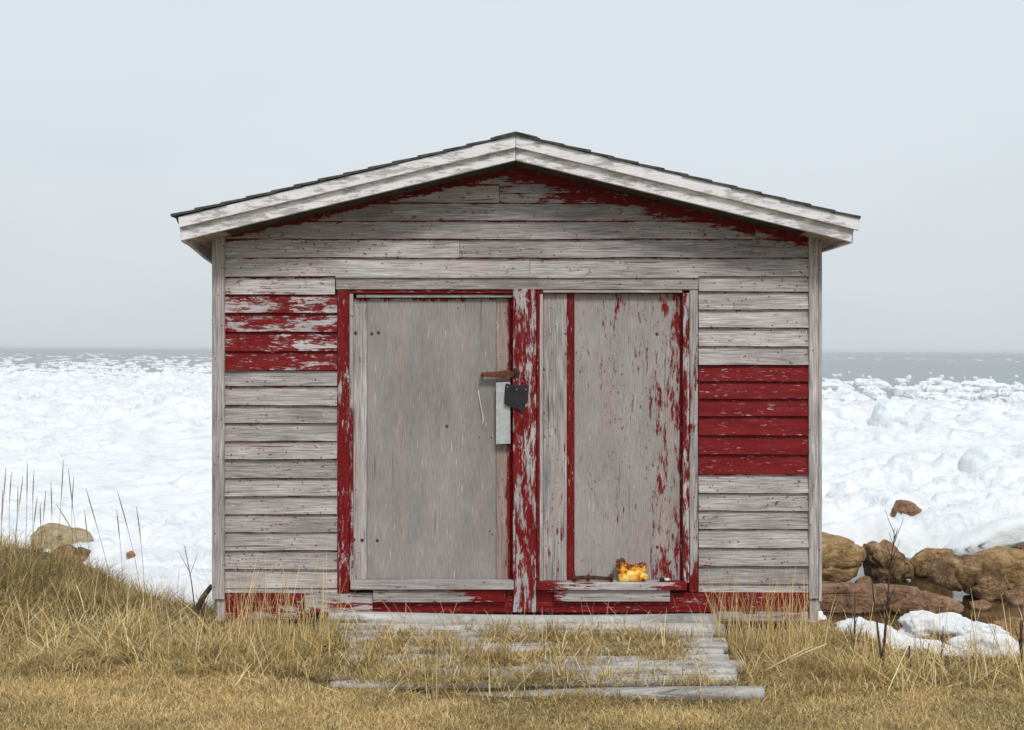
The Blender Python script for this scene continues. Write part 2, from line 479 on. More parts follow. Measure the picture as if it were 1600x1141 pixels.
# ------------------------------------------------------------------ sea
def sea_mat():
    N = NT('sea_water')
    oc = N.n('ShaderNodeTexCoord').outputs['Object']
    so = N.n('ShaderNodeSeparateXYZ'); N.l(oc, so.inputs[0])
    bed = N.noise(oc, 1.6, 5, .65)
    brown = N.ramp(bed, [(.32, (.018, .011, .005)), (.52, (.075, .045, .017)), (.7, (.16, .105, .045))])
    far = N.smooth(8.5, 22.0, so.outputs[1])
    col = N.mix(far, brown, (.23, .26, .27))
    w1 = N.noise(N.vscale(oc, (1.0, 2.2, 1)), 1.1, 5, .6)
    w2 = N.noise(oc, 9.0, 3, .5)
    h = N.math('ADD', w1, N.math('MULTIPLY', w2, .12))
    mat = N.finish(col, N.smooth(8.0, 60.0, so.outputs[1], .06, .35), None, spec=.5)
    bn = N.n('ShaderNodeBump'); N.l(h, bn.inputs['Height'])
    N.l(N.smooth(10.0, 60.0, so.outputs[1], .10, .8), bn.inputs['Strength'])
    bn.inputs['Distance'].default_value = .12
    pr = [n for n in N.t.nodes if n.type == 'BSDF_PRINCIPLED'][0]
    N.l(bn.outputs[0], pr.inputs['Normal'])
    return mat
sx_ = np.concatenate([[-9000, -3000, -800, -200], np.linspace(-60, 60, 13), [200, 800, 3000, 9000]])
sy_ = np.concatenate([np.linspace(.5, 60, 14), [120, 300, 800, 2000, 5000, 9000]])
sea = grid_obj('sea', sx_, sy_, lambda x, y: np.full_like(x, -1.0), sea_mat())
tag(sea, 'brown tide pool water passing into a flat grey sea', 'sea', kind='structure')

# ------------------------------------------------------------------ ice
def snow_mat(name, a=(.76, .775, .80), b=(.57, .61, .64), scale=1.2):
    N = NT(name)
    oc = N.n('ShaderNodeTexCoord').outputs['Object']
    n1 = N.noise(oc, scale, 5, .6); n2 = N.noise(oc, scale * 9, 5, .7)
    f = N.math('ADD', N.math('MULTIPLY', n1, .6), N.math('MULTIPLY', n2, .4))
    return N.finish(N.mix(N.smooth(.45, .68, f), a, b), .75, f, .6, .06, spec=.3)
M_SNOW = snow_mat('packed_snow')
M_ICE = snow_mat('old_sea_ice', (.74, .78, .79), (.60, .65, .655), 2.0)

def ice_z(X, Y):
    D = Y + DIST; T = X / D
    right = sstep(.12, .27, T)
    near = 10.6 * (1 - right) + 14.6 * right + 1.6 * (fbm(X * .6, Y * .6, 3, 4) - .5)
    near = near + 1.2 * sstep(.40, .46, T) * right
    far = 80 * (1 - right) + 50 * right + 26 * (fbm(X * .05, Y * .05, 3, 6) - .5)
    m = sstep(0, 1.1, D - near) * (1 - sstep(-2, 3, D - far))
    wx = X + .5 * (fbm(X * .9, Y * .9, 2, 21) - .5); wy = Y + .5 * (fbm(X * .9, Y * .9, 2, 22) - .5)
    slab = lambda v, c: np.minimum(v, c) / c
    h = .075 * slab(domes(wx / .26, wy / .26, 7), .5) + .13 * slab(domes(wx / .55, wy / .55, 1), .45) + .12 * slab(domes(wx / 1.3, wy / 1.3, 2), .5) + .10 * fbm(X * 5, Y * 5, 4, 9)
    h = h * (.55 + .9 * sstep(.38, .62, fbm(X * .5, Y * .5, 3, 24))) + .10 * np.abs(fbm(X * 2.2, Y * 2.2, 3, 26) - .5) * 2
    h = h * (.50 + .50 * np.maximum(sstep(22, 50, D), .6 * right))
    big = sstep(20, 42, D)
    h = h + (.10 + .34 * big) * domes(wx / 3.1, wy / 2.6, 3) * sstep(.42, .62, fbm(X * .16, Y * .16, 3, 12))
    h = h + .30 * big * fbm(X * .35, Y * .35, 4, 14)
    h = h + .25 * sstep(60, 90, D) * domes(wx / 5.0, wy / 4.0, 5)
    return -1.35 + m * (.44 + h)
def ice_sheet():
    d = 8.6 * (1.0072 ** np.arange(0, 345))
    t = np.linspace(-.72, .72, 520)
    D, T = np.meshgrid(d, t, indexing='ij')
    X = D * T; Y = D - DIST
    Z = ice_z(X, Y)
    return tag(grid_mesh('sea_ice', X, Y, Z, M_SNOW), 'white rubble of snow covered sea ice along the shore', 'sea ice', kind='structure')
ice_sheet()

def on_ice(px, py):
    """height of the ice where the sight line of a photo pixel first meets it"""
    dd = np.linspace(9.5, 60, 4000)
    x = (px - 800) * dd / F; z = EYE - (py - hor(px)) * dd / F
    iz = ice_z(x, dd - DIST)
    k = int(np.argmax(z <= iz))
    return float(iz[k]) - .02
def rock_mesh(name, sx, sy, sz, seed, cuts=7, rough=.18, sub=4, freq=1.3, flat_bottom=True):
    bm = bmesh.new()
    bmesh.ops.create_icosphere(bm, subdivisions=sub, radius=1.0)
    r = random.Random(seed)
    pl = []
    for i in range(cuts):
        n = Vector((r.uniform(-1, 1), r.uniform(-1, 1), r.uniform(-.3, 1))).normalized()
        pl.append((n, r.uniform(.55, .85)))
    so = Vector((seed * 3.7, seed * 1.3, seed * 2.1))
    for v in bm.verts:
        c = v.co.copy()
        for n, o in pl:
            k = c.dot(n) - o
            if k > 0: c -= n * k * .9
        dsp = mnoise.fractal(c * freq + so, .8, 2.1, 6) * rough
        c += c.normalized() * dsp
        v.co = Vector((c.x * sx, c.y * sy, c.z * sz))
    me = bpy.data.meshes.new(name)
    bm.to_mesh(me); bm.free()
    me.polygons.foreach_set('use_smooth', [True] * len(me.polygons))
    return me

def rock_mat(name, dark, mid, light):
    N = NT(name)
    oc = N.n('ShaderNodeTexCoord').outputs['Object']
    n1 = N.noise(oc, 4.5, 7, .7, .6); n2 = N.noise(oc, 30, 6, .75); n3 = N.noise(N.vscale(oc, (3, 3, 14)), 1.0, 4, .6)
    f = N.math('ADD', N.math('MULTIPLY', n1, .45), N.math('ADD', N.math('MULTIPLY', n2, .3), N.math('MULTIPLY', n3, .25)))
    col = N.ramp(f, [(.38, dark), (.5, mid), (.60, light)])
    spk = N.smooth(.66, .7, N.noise(oc, 48, 2, .5))
    col = N.mix(N.math('MULTIPLY', spk, .5), col, (.45, .36, .24))
    return N.finish(col, .75, f, 1.0, .22, spec=.35)
R_TAN = rock_mat('tan_granite', (.10, .052, .018), (.52, .31, .125), (.80, .58, .30))
R_BROWN = rock_mat('brown_granite', (.03, .015, .007), (.31, .17, .075), (.70, .48, .26))
R_RED = rock_mat('reddish_ledge', (.09, .042, .022), (.42, .225, .125), (.66, .42, .27))

R_PALE = rock_mat('pale_granite', (.28, .19, .10), (.62, .47, .28), (.80, .66, .44))
def rock(px0, px1, py_top, py_base, mat, label, seed, name='boulder', cat='boulder', zb=-1.0, deep=.8, cuts=7, rough=.18, group=None, sub=4, sink=.25, freq=1.3):
    if zb == 'ice': zb = on_ice((px0 + px1) / 2, py_base)
    x, y, d = sea_pt((px0 + px1) / 2, py_base, zb)
    w = (px1 - px0) * d / F; h = (py_base - py_top) * d / F
    hz = h / (2 - sink * 2) * 1.12
    me = rock_mesh(name, w / 2 * 1.12, w / 2 * deep, hz, seed, cuts, rough, sub, freq)
    o = link(name, me, mat)
    o.location = (x, y + w / 2 * deep * .8, zb + hz * (1 - 2 * sink))
    o.rotation_euler = (0, 0, 0)
    return tag(o, label, cat, group)

def solid(name, label, cat, outline, mat, seed, zb=-1.0, deep=.8, rough=.085, freq=1.6, box=.75, sub=5, group=None, bury=.12, crag=1.0):
    """a body whose front outline is given in photo pixels; it stands on height zb and is as deep as deep times its width"""
    px0 = min(p[0] for p in outline); px1 = max(p[0] for p in outline); pyb = max(p[1] for p in outline)
    if zb == 'ice': zb = on_ice((px0 + px1) / 2, pyb)
    cx_, cy_, d = sea_pt((px0 + px1) / 2, pyb, zb)
    k = d / F
    pts = [((a_ - (px0 + px1) / 2) * k, (pyb - b_) * k) for a_, b_ in outline]
    pts = [(p0[0] + (p1[0] - p0[0]) * t_ / 14, p0[1] + (p1[1] - p0[1]) * t_ / 14) for p0, p1 in zip(pts, pts[1:] + pts[:1]) for t_ in range(14)]
    zc = sum(p[1] for p in pts) / len(pts); xc = sum(p[0] for p in pts) / len(pts)
    an = sorted((math.atan2(z - zc, x - xc), math.hypot(x - xc, z - zc)) for x, z in pts)
    A_ = np.array([an[-1][0] - 2 * math.pi] + [q_[0] for q_ in an] + [an[0][0] + 2 * math.pi]); R_ = np.array([an[-1][1]] + [q_[1] for q_ in an] + [an[0][1]])
    w = (px1 - px0) * k; h = max(p[1] for p in pts)
    dep = w / 2 * deep
    bm = bmesh.new()
    bmesh.ops.create_icosphere(bm, subdivisions=sub, radius=1.0)
    so = Vector((seed * 3.7, seed * 1.3, seed * 2.1))
    f = freq / max(.15, min(w, h * 2))
    pr_ = random.Random(seed * 5 + 1); ctr = Vector((xc, 0, zc)); planes = []
    for i in range(14):
        nv = Vector((pr_.uniform(-.8, .8), -pr_.uniform(.2, 1), pr_.uniform(-.35, 1))).normalized()
        ext = abs(nv.x) * w * .42 + abs(nv.y) * dep + abs(nv.z) * h * .5
        planes.append((nv, ext * pr_.uniform(.62, .9)))
    for v in bm.verts:
        x, y, z = v.co
        rho = math.hypot(x, z)
        th = math.atan2(z, x)
        r = float(np.interp(th, A_, R_))
        e = rho ** box
        yy = math.copysign(abs(y) ** box, y) * dep
        p = Vector((xc + math.cos(th) * r * e, yy, zc + math.sin(th) * r * e))
        n1 = mnoise.fractal(p * f + so, .7, 2.2, 7)
        rg = mnoise.ridged_multi_fractal(p * f * 1.3 + so, .9, 2.2, 5, 1.0, 2.0) - 1.2
        vd = mnoise.voronoi(p * f * 1.1 + so)[0]
        crack = max(0.0, 1 - (vd[1] - vd[0]) / .07)
        p += Vector((x, y * 1.5, z)) * min(w, h * 1.6) * rough * (n1 * .8 + rg * .35 * crag - crack * .55 * crag)
        if crag > .5:
            for pn_, po in planes:
                kk = (p - ctr).dot(pn_) - po
                if kk > 0: p -= pn_ * kk * .85
        p.z -= h * bury * max(0.0, .3 - p.z / h) / .3
        v.co = p
    me = bpy.data.meshes.new(name); bm.to_mesh(me); bm.free()
    me.polygons.foreach_set('use_smooth', [True] * len(me.polygons))
    o = link(name, me, mat)
    o.location = (cx_, cy_ + dep * .75, zb)
    return tag(o, label, cat, group)
solid('boulder', 'large tan boulder half hidden behind the corner of the red shed', 'boulder', [(1225, 850), (1284, 837), (1310, 843), (1335, 851), (1358, 860), (1361, 872), (1353, 885), (1343, 897), (1330, 906), (1284, 913), (1230, 913), (1215, 880)], R_TAN, 11, deep=.6)
solid('boulder', 'dark brown boulder with a sloping shoulder beside the large tan boulder', 'boulder', [(1362, 856), (1375, 850), (1392, 849), (1405, 857), (1420, 871), (1434, 885), (1439, 894), (1436, 905), (1410, 911), (1375, 911), (1361, 905), (1359, 878)], R_BROWN, 12, deep=.9)
solid('boulder', 'low brown boulder at the foot of the snowy ice slab', 'boulder', [(1432, 886), (1445, 870), (1460, 861), (1485, 859), (1501, 862), (1500, 880), (1490, 904), (1465, 905), (1438, 902)], R_TAN, 13)
solid('boulder', 'blocky dark brown boulder standing in the tide pool', 'boulder', [(1472, 883), (1482, 875), (1510, 872), (1532, 872), (1552, 881), (1562, 892), (1572, 900), (1585, 915), (1585, 934), (1545, 939), (1500, 928), (1469, 917), (1466, 900)], R_BROWN, 14, deep=.6, box=.55)
solid('boulder', 'pale tan boulder behind the blocky dark boulder', 'boulder', [(1535, 880), (1555, 868), (1580, 864), (1610, 862), (1650, 870), (1655, 925), (1600, 928), (1550, 920)], R_TAN, 15, deep=.7)
solid('boulder', 'lone brown rock poking out of the sea ice', 'boulder', [(1396, 808), (1403, 795), (1409, 785), (1418, 784), (1432, 788), (1446, 799), (1441, 807), (1425, 812), (1410, 812)], R_RED, 16, zb='ice', bury=.5)
solid('boulder', 'small brown rock above the pale tan boulder', 'boulder', [(1586, 858), (1590, 848), (1600, 843), (1620, 845), (1630, 860), (1610, 866), (1592, 864)], R_BROWN, 17, sub=4)
solid('rock_ledge', 'long flat reddish rock ledge in the tide pool', 'rock', [(1230, 921), (1284, 918), (1350, 917), (1420, 921), (1447, 924), (1453, 932), (1446, 943), (1410, 946), (1400, 953), (1330, 957), (1284, 959), (1230, 959), (1205, 940)], R_RED, 18, deep=.25, box=.5, rough=.09, freq=2.2)
solid('rock_ledge', 'low reddish rock at the end of the long ledge', 'rock', [(1392, 946), (1420, 938), (1450, 929), (1472, 934), (1500, 941), (1517, 951), (1512, 958), (1480, 963), (1420, 963), (1394, 958)], R_RED, 19, deep=.5, rough=.09, box=.6)
rock(1518, 1552, 940, 954, R_RED, 'small rounded reddish stone lying alone in the pool', 20, name='stone', cat='stone', sub=3)
rock(1342, 1366, 903, 914, R_RED, 'small stone at the foot of the dark shouldered boulder', 21, name='stone', cat='stone', sub=3)
rock(1584, 1640, 925, 948, R_RED, 'reddish stone in the pool near the blocky boulder', 22, name='stone', cat='stone', sub=3)
rock(1562, 1660, 974, 1004, R_TAN, 'flat tan rock beside the snow lumps in the pool', 23, name='flat_rock', cat='rock', deep=.6)
rock(1444, 1510, 996, 1022, R_BROWN, 'wet brown rock wedged between snow lumps', 24, name='flat_rock', cat='rock', zb=-.95)
rock(1255, 1365, 974, 1000, R_TAN, 'low orange tan rock beside the shed pier', 25, name='flat_rock', cat='rock', zb=-.98, deep=.5)
solid('boulder', 'pale tan boulder sunk in the ice beyond the grass bank', 'boulder', [(30, 858), (42, 836), (58, 824), (72, 825), (90, 830), (110, 833), (124, 840), (132, 850), (134, 858), (80, 860)], R_PALE, 26, zb='ice', deep=.7, bury=.4, box=.55)
solid('boulder', 'dark brown rock below the tan boulder on the bank side', 'boulder', [(66, 894), (72, 868), (84, 858), (98, 855), (110, 860), (120, 874), (122, 894), (90, 897)], R_BROWN, 27, zb='ice', bury=.4, box=.55)
rock(112, 138, 858, 878, R_BROWN, 'small dark stone in the ice beside the brown rock', 28, name='stone', cat='stone', zb='ice', sub=3)
rock(196, 212, 862, 880, R_TAN, 'tiny tan stone on the snow away from the boulders', 29, name='stone', cat='stone', zb='ice', sub=3)

def lump(px0, px1, py_top, py_base, label, seed, mat=M_SNOW, zb=-1.0, deep=.7, cuts=3, rough=.22, name='snow_lump', cat='snow', group=None, sub=5, freq=1.9, sink=.25):
    return rock(px0, px1, py_top, py_base, mat, label, seed, name, cat, zb, deep, cuts, rough, group, sub, sink, freq)
lump(1425, 1545, 966, 1018, 'tall rounded snow lump in the tide pool', 41)
lump(1510, 1585, 978, 1022, 'rounded snow lump next to the tallest lump', 42)
lump(1290, 1440, 990, 1040, 'broad low snow patch on the edge of the grass', 43, deep=.5)
lump(1370, 1500, 1006, 1046, 'flat snow patch in front of the brown wet rock', 44, deep=.5)
lump(1500, 1610, 1002, 1042, 'wide snow lump beside the dry grass edge', 45, deep=.6)
lump(1310, 1440, 1022, 1058, 'thin snow strip lying against the grass', 46, deep=.5)
lump(1262, 1296, 960, 990, 'small snow lump against the shed pier', 47, sub=4)
lump(1318, 1380, 972, 998, 'small snow lump on the orange tan rock', 48, sub=4, zb=-.95)
def hump(px0, px1, pt, pb, label, seed, mat=M_SNOW, zb=-.8, name='ice_block', cat='ice block', rough=.07, skew=.4):
    w = px1 - px0; m = px0 + w * skew; h = pb - pt
    ol = [(px0, pb), (px0 + w * .06, pb - h * .5), (m - w * .18, pt + h * .12), (m, pt), (m + w * .16, pt + h * .08), (px0 + w * .8, pb - h * .55), (px1, pb - h * .1), (px1 - w * .1, pb + h * .1), (px0 + w * .3, pb + h * .1)]
    return solid(name, label, cat, ol, mat, seed, zb, .9, rough, 1.4, .7, 5, None, .3, .15)
hump(1368, 1442, 630, 670, 'tall grey sided ice block standing above the pack', 51, M_ICE, -.75, rough=.11)
hump(1448, 1500, 645, 668, 'rounded white ice hump beside the tall ice block', 52)
hump(1515, 1625, 700, 742, 'big grey shadowed ice hummock rising from the pack', 53, M_ICE, rough=.12)
hump(1262, 1345, 640, 682, 'sloping white ice hump beside the corner board', 54, skew=.25)
hump(1520, 1600, 640, 672, 'white ice hump in the broken pack beyond the hummock', 59)
solid('ice_slab', 'tilted grey white ice slab leaning on the boulders', 'ice slab', [(1478, 866), (1500, 852), (1535, 834), (1565, 818), (1610, 806), (1650, 815), (1640, 845), (1600, 852), (1560, 864), (1520, 874)], M_ICE, 55, -.9, .35, .03, 1.2, .6, crag=.2)
hump(250, 345, 796, 832, 'rounded snow hump next to the left shed corner', 56, zb=-.88)
hump(150, 235, 838, 866, 'low snow hump beyond the dry grass stalks', 57, zb=-.88)
hump(215, 300, 842, 874, 'lumpy white snow hump behind the grass bank slope', 58, zb=-.88)
hump(100, 165, 846, 872, 'white snow hump beside the tan boulder beyond the bank', 60, zb=-.9)

# floes adrift
def floe_mesh(name, seed, n=14):
    r = random.Random(seed)
    bm = bmesh.new()
    ring = []
    for k in range(n):
        a = 2 * math.pi * k / n
        q = r.uniform(.7, 1.1)
        ring.append((math.cos(a) * q, math.sin(a) * q))
    lo = [bm.verts.new((x, y, -.25)) for x, y in ring]
    md = [bm.verts.new((x * .98, y * .98, r.uniform(.25, .7))) for x, y in ring]
    up = [bm.verts.new((x * .6, y * .6, r.uniform(.5, 1.0))) for x, y in ring]
    tp = bm.verts.new((0, 0, r.uniform(.6, 1.0)))
    for k in range(n):
        j = (k + 1) % n
        bm.faces.new((lo[k], lo[j], md[j], md[k])); bm.faces.new((md[k], md[j], up[j], up[k])); bm.faces.new((up[k], up[j], tp))
    me = bpy.data.meshes.new(name)
    bm.to_mesh(me); bm.free()
    return me
FL = [floe_mesh('ice_floe', 100 + i) for i in range(8)]
for me in FL: me.materials.append(M_SNOW)
fr = random.Random(5)
for i in range(70):
    left = i < 30
    if left: px = fr.uniform(0, 330); py = fr.uniform(566, 600)
    else: px = fr.uniform(1285, 1600); py = fr.uniform(600, 640)
    x, y, d = sea_pt(px, py)
    w = fr.uniform(12, 44) * d / F / 2
    o = bpy.data.objects.new('ice_floe', FL[i % 8]); COL.objects.link(o)
    o.location = (x, y, -1.0); o.scale = (w, w * fr.uniform(.7, 2.0), fr.uniform(.3, .75) if py > 590 else fr.uniform(.3, .6))
    o.rotation_euler = (0, 0, fr.uniform(0, 6.28))
    if left: tag(o, 'white ice floe adrift in the loose pack left of the shed', 'ice floe', 'floes in the loose pack left of the shed')
    else: tag(o, 'white ice floe adrift in the broken pack right of the shed', 'ice floe', 'floes in the broken pack right of the shed')
def drift():
    V = []; Fc = []
    r = random.Random(9)
    base = [[tuple(v.co) for v in m.vertices] for m in FL]
    fcs = [[tuple(p.vertices) for p in m.polygons] for m in FL]
    def put(px, py, wpx, h):
        x, y, d = sea_pt(px, py)
        w = wpx * d / F / 2; k = r.randrange(8); a = r.uniform(0, 6.28); q = r.uniform(.6, 1.8)
        o = len(V)
        ca, sa = math.cos(a), math.sin(a)
        for vx, vy, vz in base[k]:
            V.append((x + w * (vx * ca - vy * sa), y + w * q * (vx * sa + vy * ca), -1.0 + h * vz))
        Fc.extend(tuple(o + i for i in f) for f in fcs[k])
    for i in range(1900):
        px = r.uniform(-500, 900); t = r.random() ** .8
        py = hor(px) + 4.5 + 50 * t
        put(px, py, r.uniform(4, 10) + 26 * t * r.random(), r.uniform(.2, .5))
    for i in range(430):
        px = r.uniform(800, 2100); py = hor(px) + r.uniform(43, 92)
        put(px, py, r.uniform(6, 30), r.uniform(.2, .5))
    for i in range(160):
        px = r.uniform(800, 2100); py = hor(px) + r.choice((r.uniform(6.5, 11), r.uniform(6, 13), r.uniform(30, 44)))
        put(px, py, r.uniform(3, 11), r.uniform(.2, .45))
    me = bpy.data.meshes.new('drift_ice'); me.from_pydata(V, [], Fc); me.update()
    return tag(link('drift_ice', me, M_SNOW), 'scattered far drift ice strewn over the grey sea', 'drift ice', kind='stuff')
drift()

# ------------------------------------------------------------------ the shed
shed = empty('wooden_shed', SHED_M)
tag(shed, 'weathered grey wooden shed with flaking red paint and low gabled roof', 'shed')
YB = 3.6                                  # depth of the shed
xl, xr = fx(331, -.03), fx(1284, -.03)
zb0 = fz(926, -.02)

# walls (backing) and clapboards
def clap(x0, x1, z0, z1, parent, seed, x0t=None, x1t=None, mat=M_SIDE, side=None, **pr):
    """one lapped board; x0t/x1t: its ends along the top edge when cut to the roof slope"""
    r = random.Random(seed)
    x0t = x0 if x0t is None else x0t; x1t = x1 if x1t is None else x1t
    n = max(2, int(abs(x1 - x0) / .10))
    ph = r.uniform(0, 9)
    V = []; Fc = []
    tb = r.uniform(-.002, .003)
    for i in range(n + 1):
        t = i / n
        xb = x0 + (x1 - x0) * t; xt = x0t + (x1t - x0t) * t
        wob = .0016 * math.sin(xb * 5 + ph) + r.uniform(-.0012, .0012)
        bow = .002 * math.sin(xb * 2.3 + ph * 2) + tb
        zt = z1 + .014
        V += [(xb, -.033 + bow, z0 + wob), (xt, -.010, zt), (xt, -.003, zt), (xb, -.011 + bow * .5, z0 + wob + .004)]
    for i in range(n):
        a = i * 4; b = a + 4
        for k in range(4):
            j = (k + 1) % 4
            Fc.append((a + k, b + k, b + j, a + j))
    Fc.append((0, 1, 2, 3)); e = n * 4; Fc.append((e + 3, e + 2, e + 1, e))
    me = bpy.data.meshes.new('siding_board')
    me.from_pydata(V, [], Fc); me.update()
    bm = bmesh.new(); bm.from_mesh(me); bmesh.ops.recalc_face_normals(bm, faces=bm.faces); bm.to_mesh(me); bm.free()
    set_uv(me, 'x')
    o = link('siding_board', me, mat, parent)
    d = dict(paint=.0, pl=0, pr=0, pt=.22, pb=0, pw=.26, brown=0, lap=.9, chip=1)
    d.update(pr)
    return props(o, **d)

wz0 = 0.02
roofz = lambda x: RZ - RS * abs(x - RX)
front = prism('front_wall', [(xl + .01, wz0), (xr - .01, wz0), (xr - .01, roofz(xr) - .005), (RX, RZ - .005), (xl + .01, roofz(xl) - .005)], .064, .09, M_DARK, shed, bevel=0)
S = sc(-.02)
X = lambda px: (px - 800) * S
Z = lambda py: EYE + (550 - py) * S
rows = [432, 402.5, 373.5, 345, 317, 288, 260, 251]
joints = {1: [828], 2: [718], 3: [1180], 4: [536], 5: [780]}
tops = {0: (.0, .0)}
sd_ = 200
for i in range(1, 8):
    z0, z1 = Z(rows[i - 1]), Z(rows[i])
    half0 = (RZ - z0) / RS; half1 = max(.02, (RZ - (z1 - .046)) / RS)
    a0, b0 = max(X(351), RX - half0), min(X(1264), RX + half0)
    a1, b1 = max(X(351), RX - half1), min(X(1264), RX + half1)
    cuts = [X(j) for j in joints.get(i, [])]
    ends = [(a0, a1)] + [(c, c) for c in cuts] + [(b0, b1)]
    for k in range(len(ends) - 1):
        sd_ += 1
        g = .0012
        p = dict(paint=[.08, .16, .14, .18, .22, .26, .4, .5][i], pt=random.uniform(.35, .8))
        if i == 5 and k == 1:                      # two narrow boards
            zm = Z(302)
            clap(ends[k][0] + g, (RX + (RZ - z0) / RS) - g, z0, zm, front, sd_, ends[k][1] + g, RX + (RZ - zm) / RS - .05, paint=.42, pt=.2)
            sd_ += 1
            clap(ends[k][0] + g, RX + (RZ - zm) / RS - .03, zm, z1, front, sd_, ends[k][1] + g, ends[k + 1][1] - g, paint=.42, pt=.2)
            continue
        clap(ends[k][0] + g, ends[k + 1][0] - g, z0, z1, front, sd_, ends[k][1] + g, ends[k + 1][1] - g, **p)
lrows = [432, 460, 489, 518.5, 548.5, 578.5, 603, 633, 660.5, 689, 717, 746.5, 774.5, 803, 831, 859.5, 888.8, 918.5, 926]
lpaint = [.40, .46, .54, .56, .62] + [.12, .15, .13, .14, .15, .16, .14, .15, .2, .17, .14, .13, .1]
for i in range(len(lrows) - 1):
    xe = 523.5 if i == 0 else 527
    clap(X(351), X(xe), Z(lrows[i + 1]), Z(lrows[i]), front, 300 + i, paint=lpaint[i], pr=.10 if i > 4 else 0, pt=random.uniform(.35, .8))
rrows = [428, 455.5, 483.5, 512, 541, 570, 596, 622.5, 650, 680, 710, 741, 770, 797.5, 826, 855, 884, 911.6, 925]
rpaint = [.1, .1, .14, .13, .14, .80, .76, .74, .84, .95, .93, .12, .12, .10, .14, .24, .1, .1]
for i in range(len(rrows) - 1):
    clap(X(1091.5), X(1264), Z(rrows[i + 1]), Z(rrows[i]), front, 400 + i, paint=rpaint[i], pl=.08, pt=random.uniform(.35, .75))

# side walls and back
for s, xw in ((-1, xl), (1, xr)):
    w = board('side_wall', min(xw, xw - s * .04), max(xw, xw - s * .04), wz0, roofz(xw) - .004, .092, YB, M_DARK, shed, bevel=0)
    zz = wz0 + .02
    k = 0
    while zz < roofz(xw) - .06:
        z1 = min(zz + .115, roofz(xw) - .03)
        me = clap(.10, YB, zz, z1, w, 500 + k + (s > 0) * 50, paint=.15)
        # turn the board onto the side wall
        for v in me.data.vertices:
            a, b, c = v.co
            v.co = (xw - s * (b + .002) * 1.0, a, c)
        me.data.flip_normals() if s < 0 else None
        zz += .115; k += 1
prism('back_wall', [(xl + .01, wz0), (xr - .01, wz0), (xr - .01, roofz(xr) - .005), (RX, RZ - .005), (xl + .01, roofz(xl) - .005)], YB, YB + .03, M_SIDE, shed, bevel=0, paint=.3, pw=.1)
board('floor', xl + .02, xr - .02, .0, .05, .06, YB, M_DARK, shed, bevel=0)

# corner boards
Yc = -.042
pboard('corner_board', 331, 352, 350.5, 937, Yc, .034, M_TRIM, shed, 'z', .003, paint=.02, pw=.1)
pboard('corner_board', 1264.5, 358, 1279, 936, Yc, .034, M_TRIM, shed, 'z', .003, paint=.02, pw=.1)
pboard('corner_board', 1279.4, 360, 1284.5, 940, Yc + .008, .10, M_TRIM, shed, 'z', .002, paint=.05, pw=.1)
pboard('corner_post', 338, 938, 352, 972, -.02, .09, M_TRIM, shed, 'z', .004, paint=.0, pw=.1)
pboard('corner_post', 1265, 937.5, 1279, 970, -.02, .09, M_TRIM, shed, 'z', .004, paint=.0, pw=.1)

# door frame
frame = pboard('door_frame', 527, 453.3, 1090.5, 458.5, -.030, .030, M_TRIM, shed, paint=.62, pw=.1)
def fr_(nm, a, b, c, d, Y, th, ax='x', **k):
    k.setdefault('pw', .15); k.setdefault('chip', .8)
    return pboard(nm, a, b, c, d, Y, th, M_TRIM, frame, ax, **k)
fr_('header_board', 525, 434.5, 1091, 452.3, -.042, .040, paint=.10)
fr_('drip_cap', 524, 430.5, 1091.5, 434.2, -.055, .055, paint=.16, bevel=.001)
fr_('trim_board', 527.5, 454.5, 545.3, 927, -.040, .036, 'z', paint=.62, skew=0)
fr_('stop_strip', 546, 458.8, 551.6, 909, -.026, .026, 'z', paint=.52, pt=-.3, pw=.4)
fr_('lath', 557, 460.4, 801, 465.2, -.016, .016, paint=.10)
fr_('center_post', 801.5, 451.8, 837.6, 957, -.048, .042, 'z', paint=.51)
fr_('stop_strip', 838.4, 458.8, 843, 911, -.030, .03, 'z', paint=.78)
fr_('stop_strip', 843.2, 458.8, 848.3, 911, -.024, .024, 'z', paint=.10)
fr_('stop_strip', 1067.5, 452.6, 1077, 911, -.030, .03, 'z', paint=.50)
fr_('trim_board', 1077.4, 452.6, 1090.5, 925, -.036, .034, 'z', paint=.36, pb=.3, pl=.15)
fr_('lath', 848, 452.6, 1066, 457.4, -.034, .03, paint=.05)
fr_('door_sill', 547.5, 909.5, 803, 921.5, -.085, .085, paint=.05)
fr_('door_sill', 838.5, 911, 1073.5, 922.5, -.085, .085, paint=.42, pl=.2, pr=.3, pw=.25)

# doors
YD = .012
door = pboard('door', 573.6, 466, 775, 912, YD, .02, M_PLY, shed, 'z', paint=.0, pt=.5, pw=.03, brown=.02)
def dp(par, nm, a, b, c, d, Y, th, mat=M_TRIM, ax='z', **k):
    k.setdefault('pw', .15)
    return pboard(nm, a, b, c, d, Y, th, mat, par, ax, **k)
dp(door, 'stile', 551.8, 466, 573.2, 912, YD + .003, .02, paint=.06, pt=.5, pw=.03)
dp(door, 'stile', 775.4, 466, 797, 912, YD + .002, .02, paint=.22, pr=.4, pw=.5, brown=.75)
dp(door, 'edge_strip', 797.2, 466, 801.4, 912, YD + .014, .02, paint=.9)
dp(door, 'door_backing', 551, 458, 803, 914, YD + .036, .01, M_DARK, bevel=0)
door2 = pboard('door', 897.4, 459, 1062, 912, YD, .02, M_PLY, shed, 'z', paint=.31, pr=.13, pt=.08, pl=-.14, pw=.42, brown=.10, chip=.9)
dp(door2, 'stile', 848.6, 458, 885.6, 912, YD - .008, .02, paint=.31, chip=1)
dp(door2, 'batten', 886, 458, 897, 912, YD - .004, .02, paint=.93)
dp(door2, 'edge_strip', 1062.3, 458, 1067.2, 912, YD + .004, .02, paint=.88)
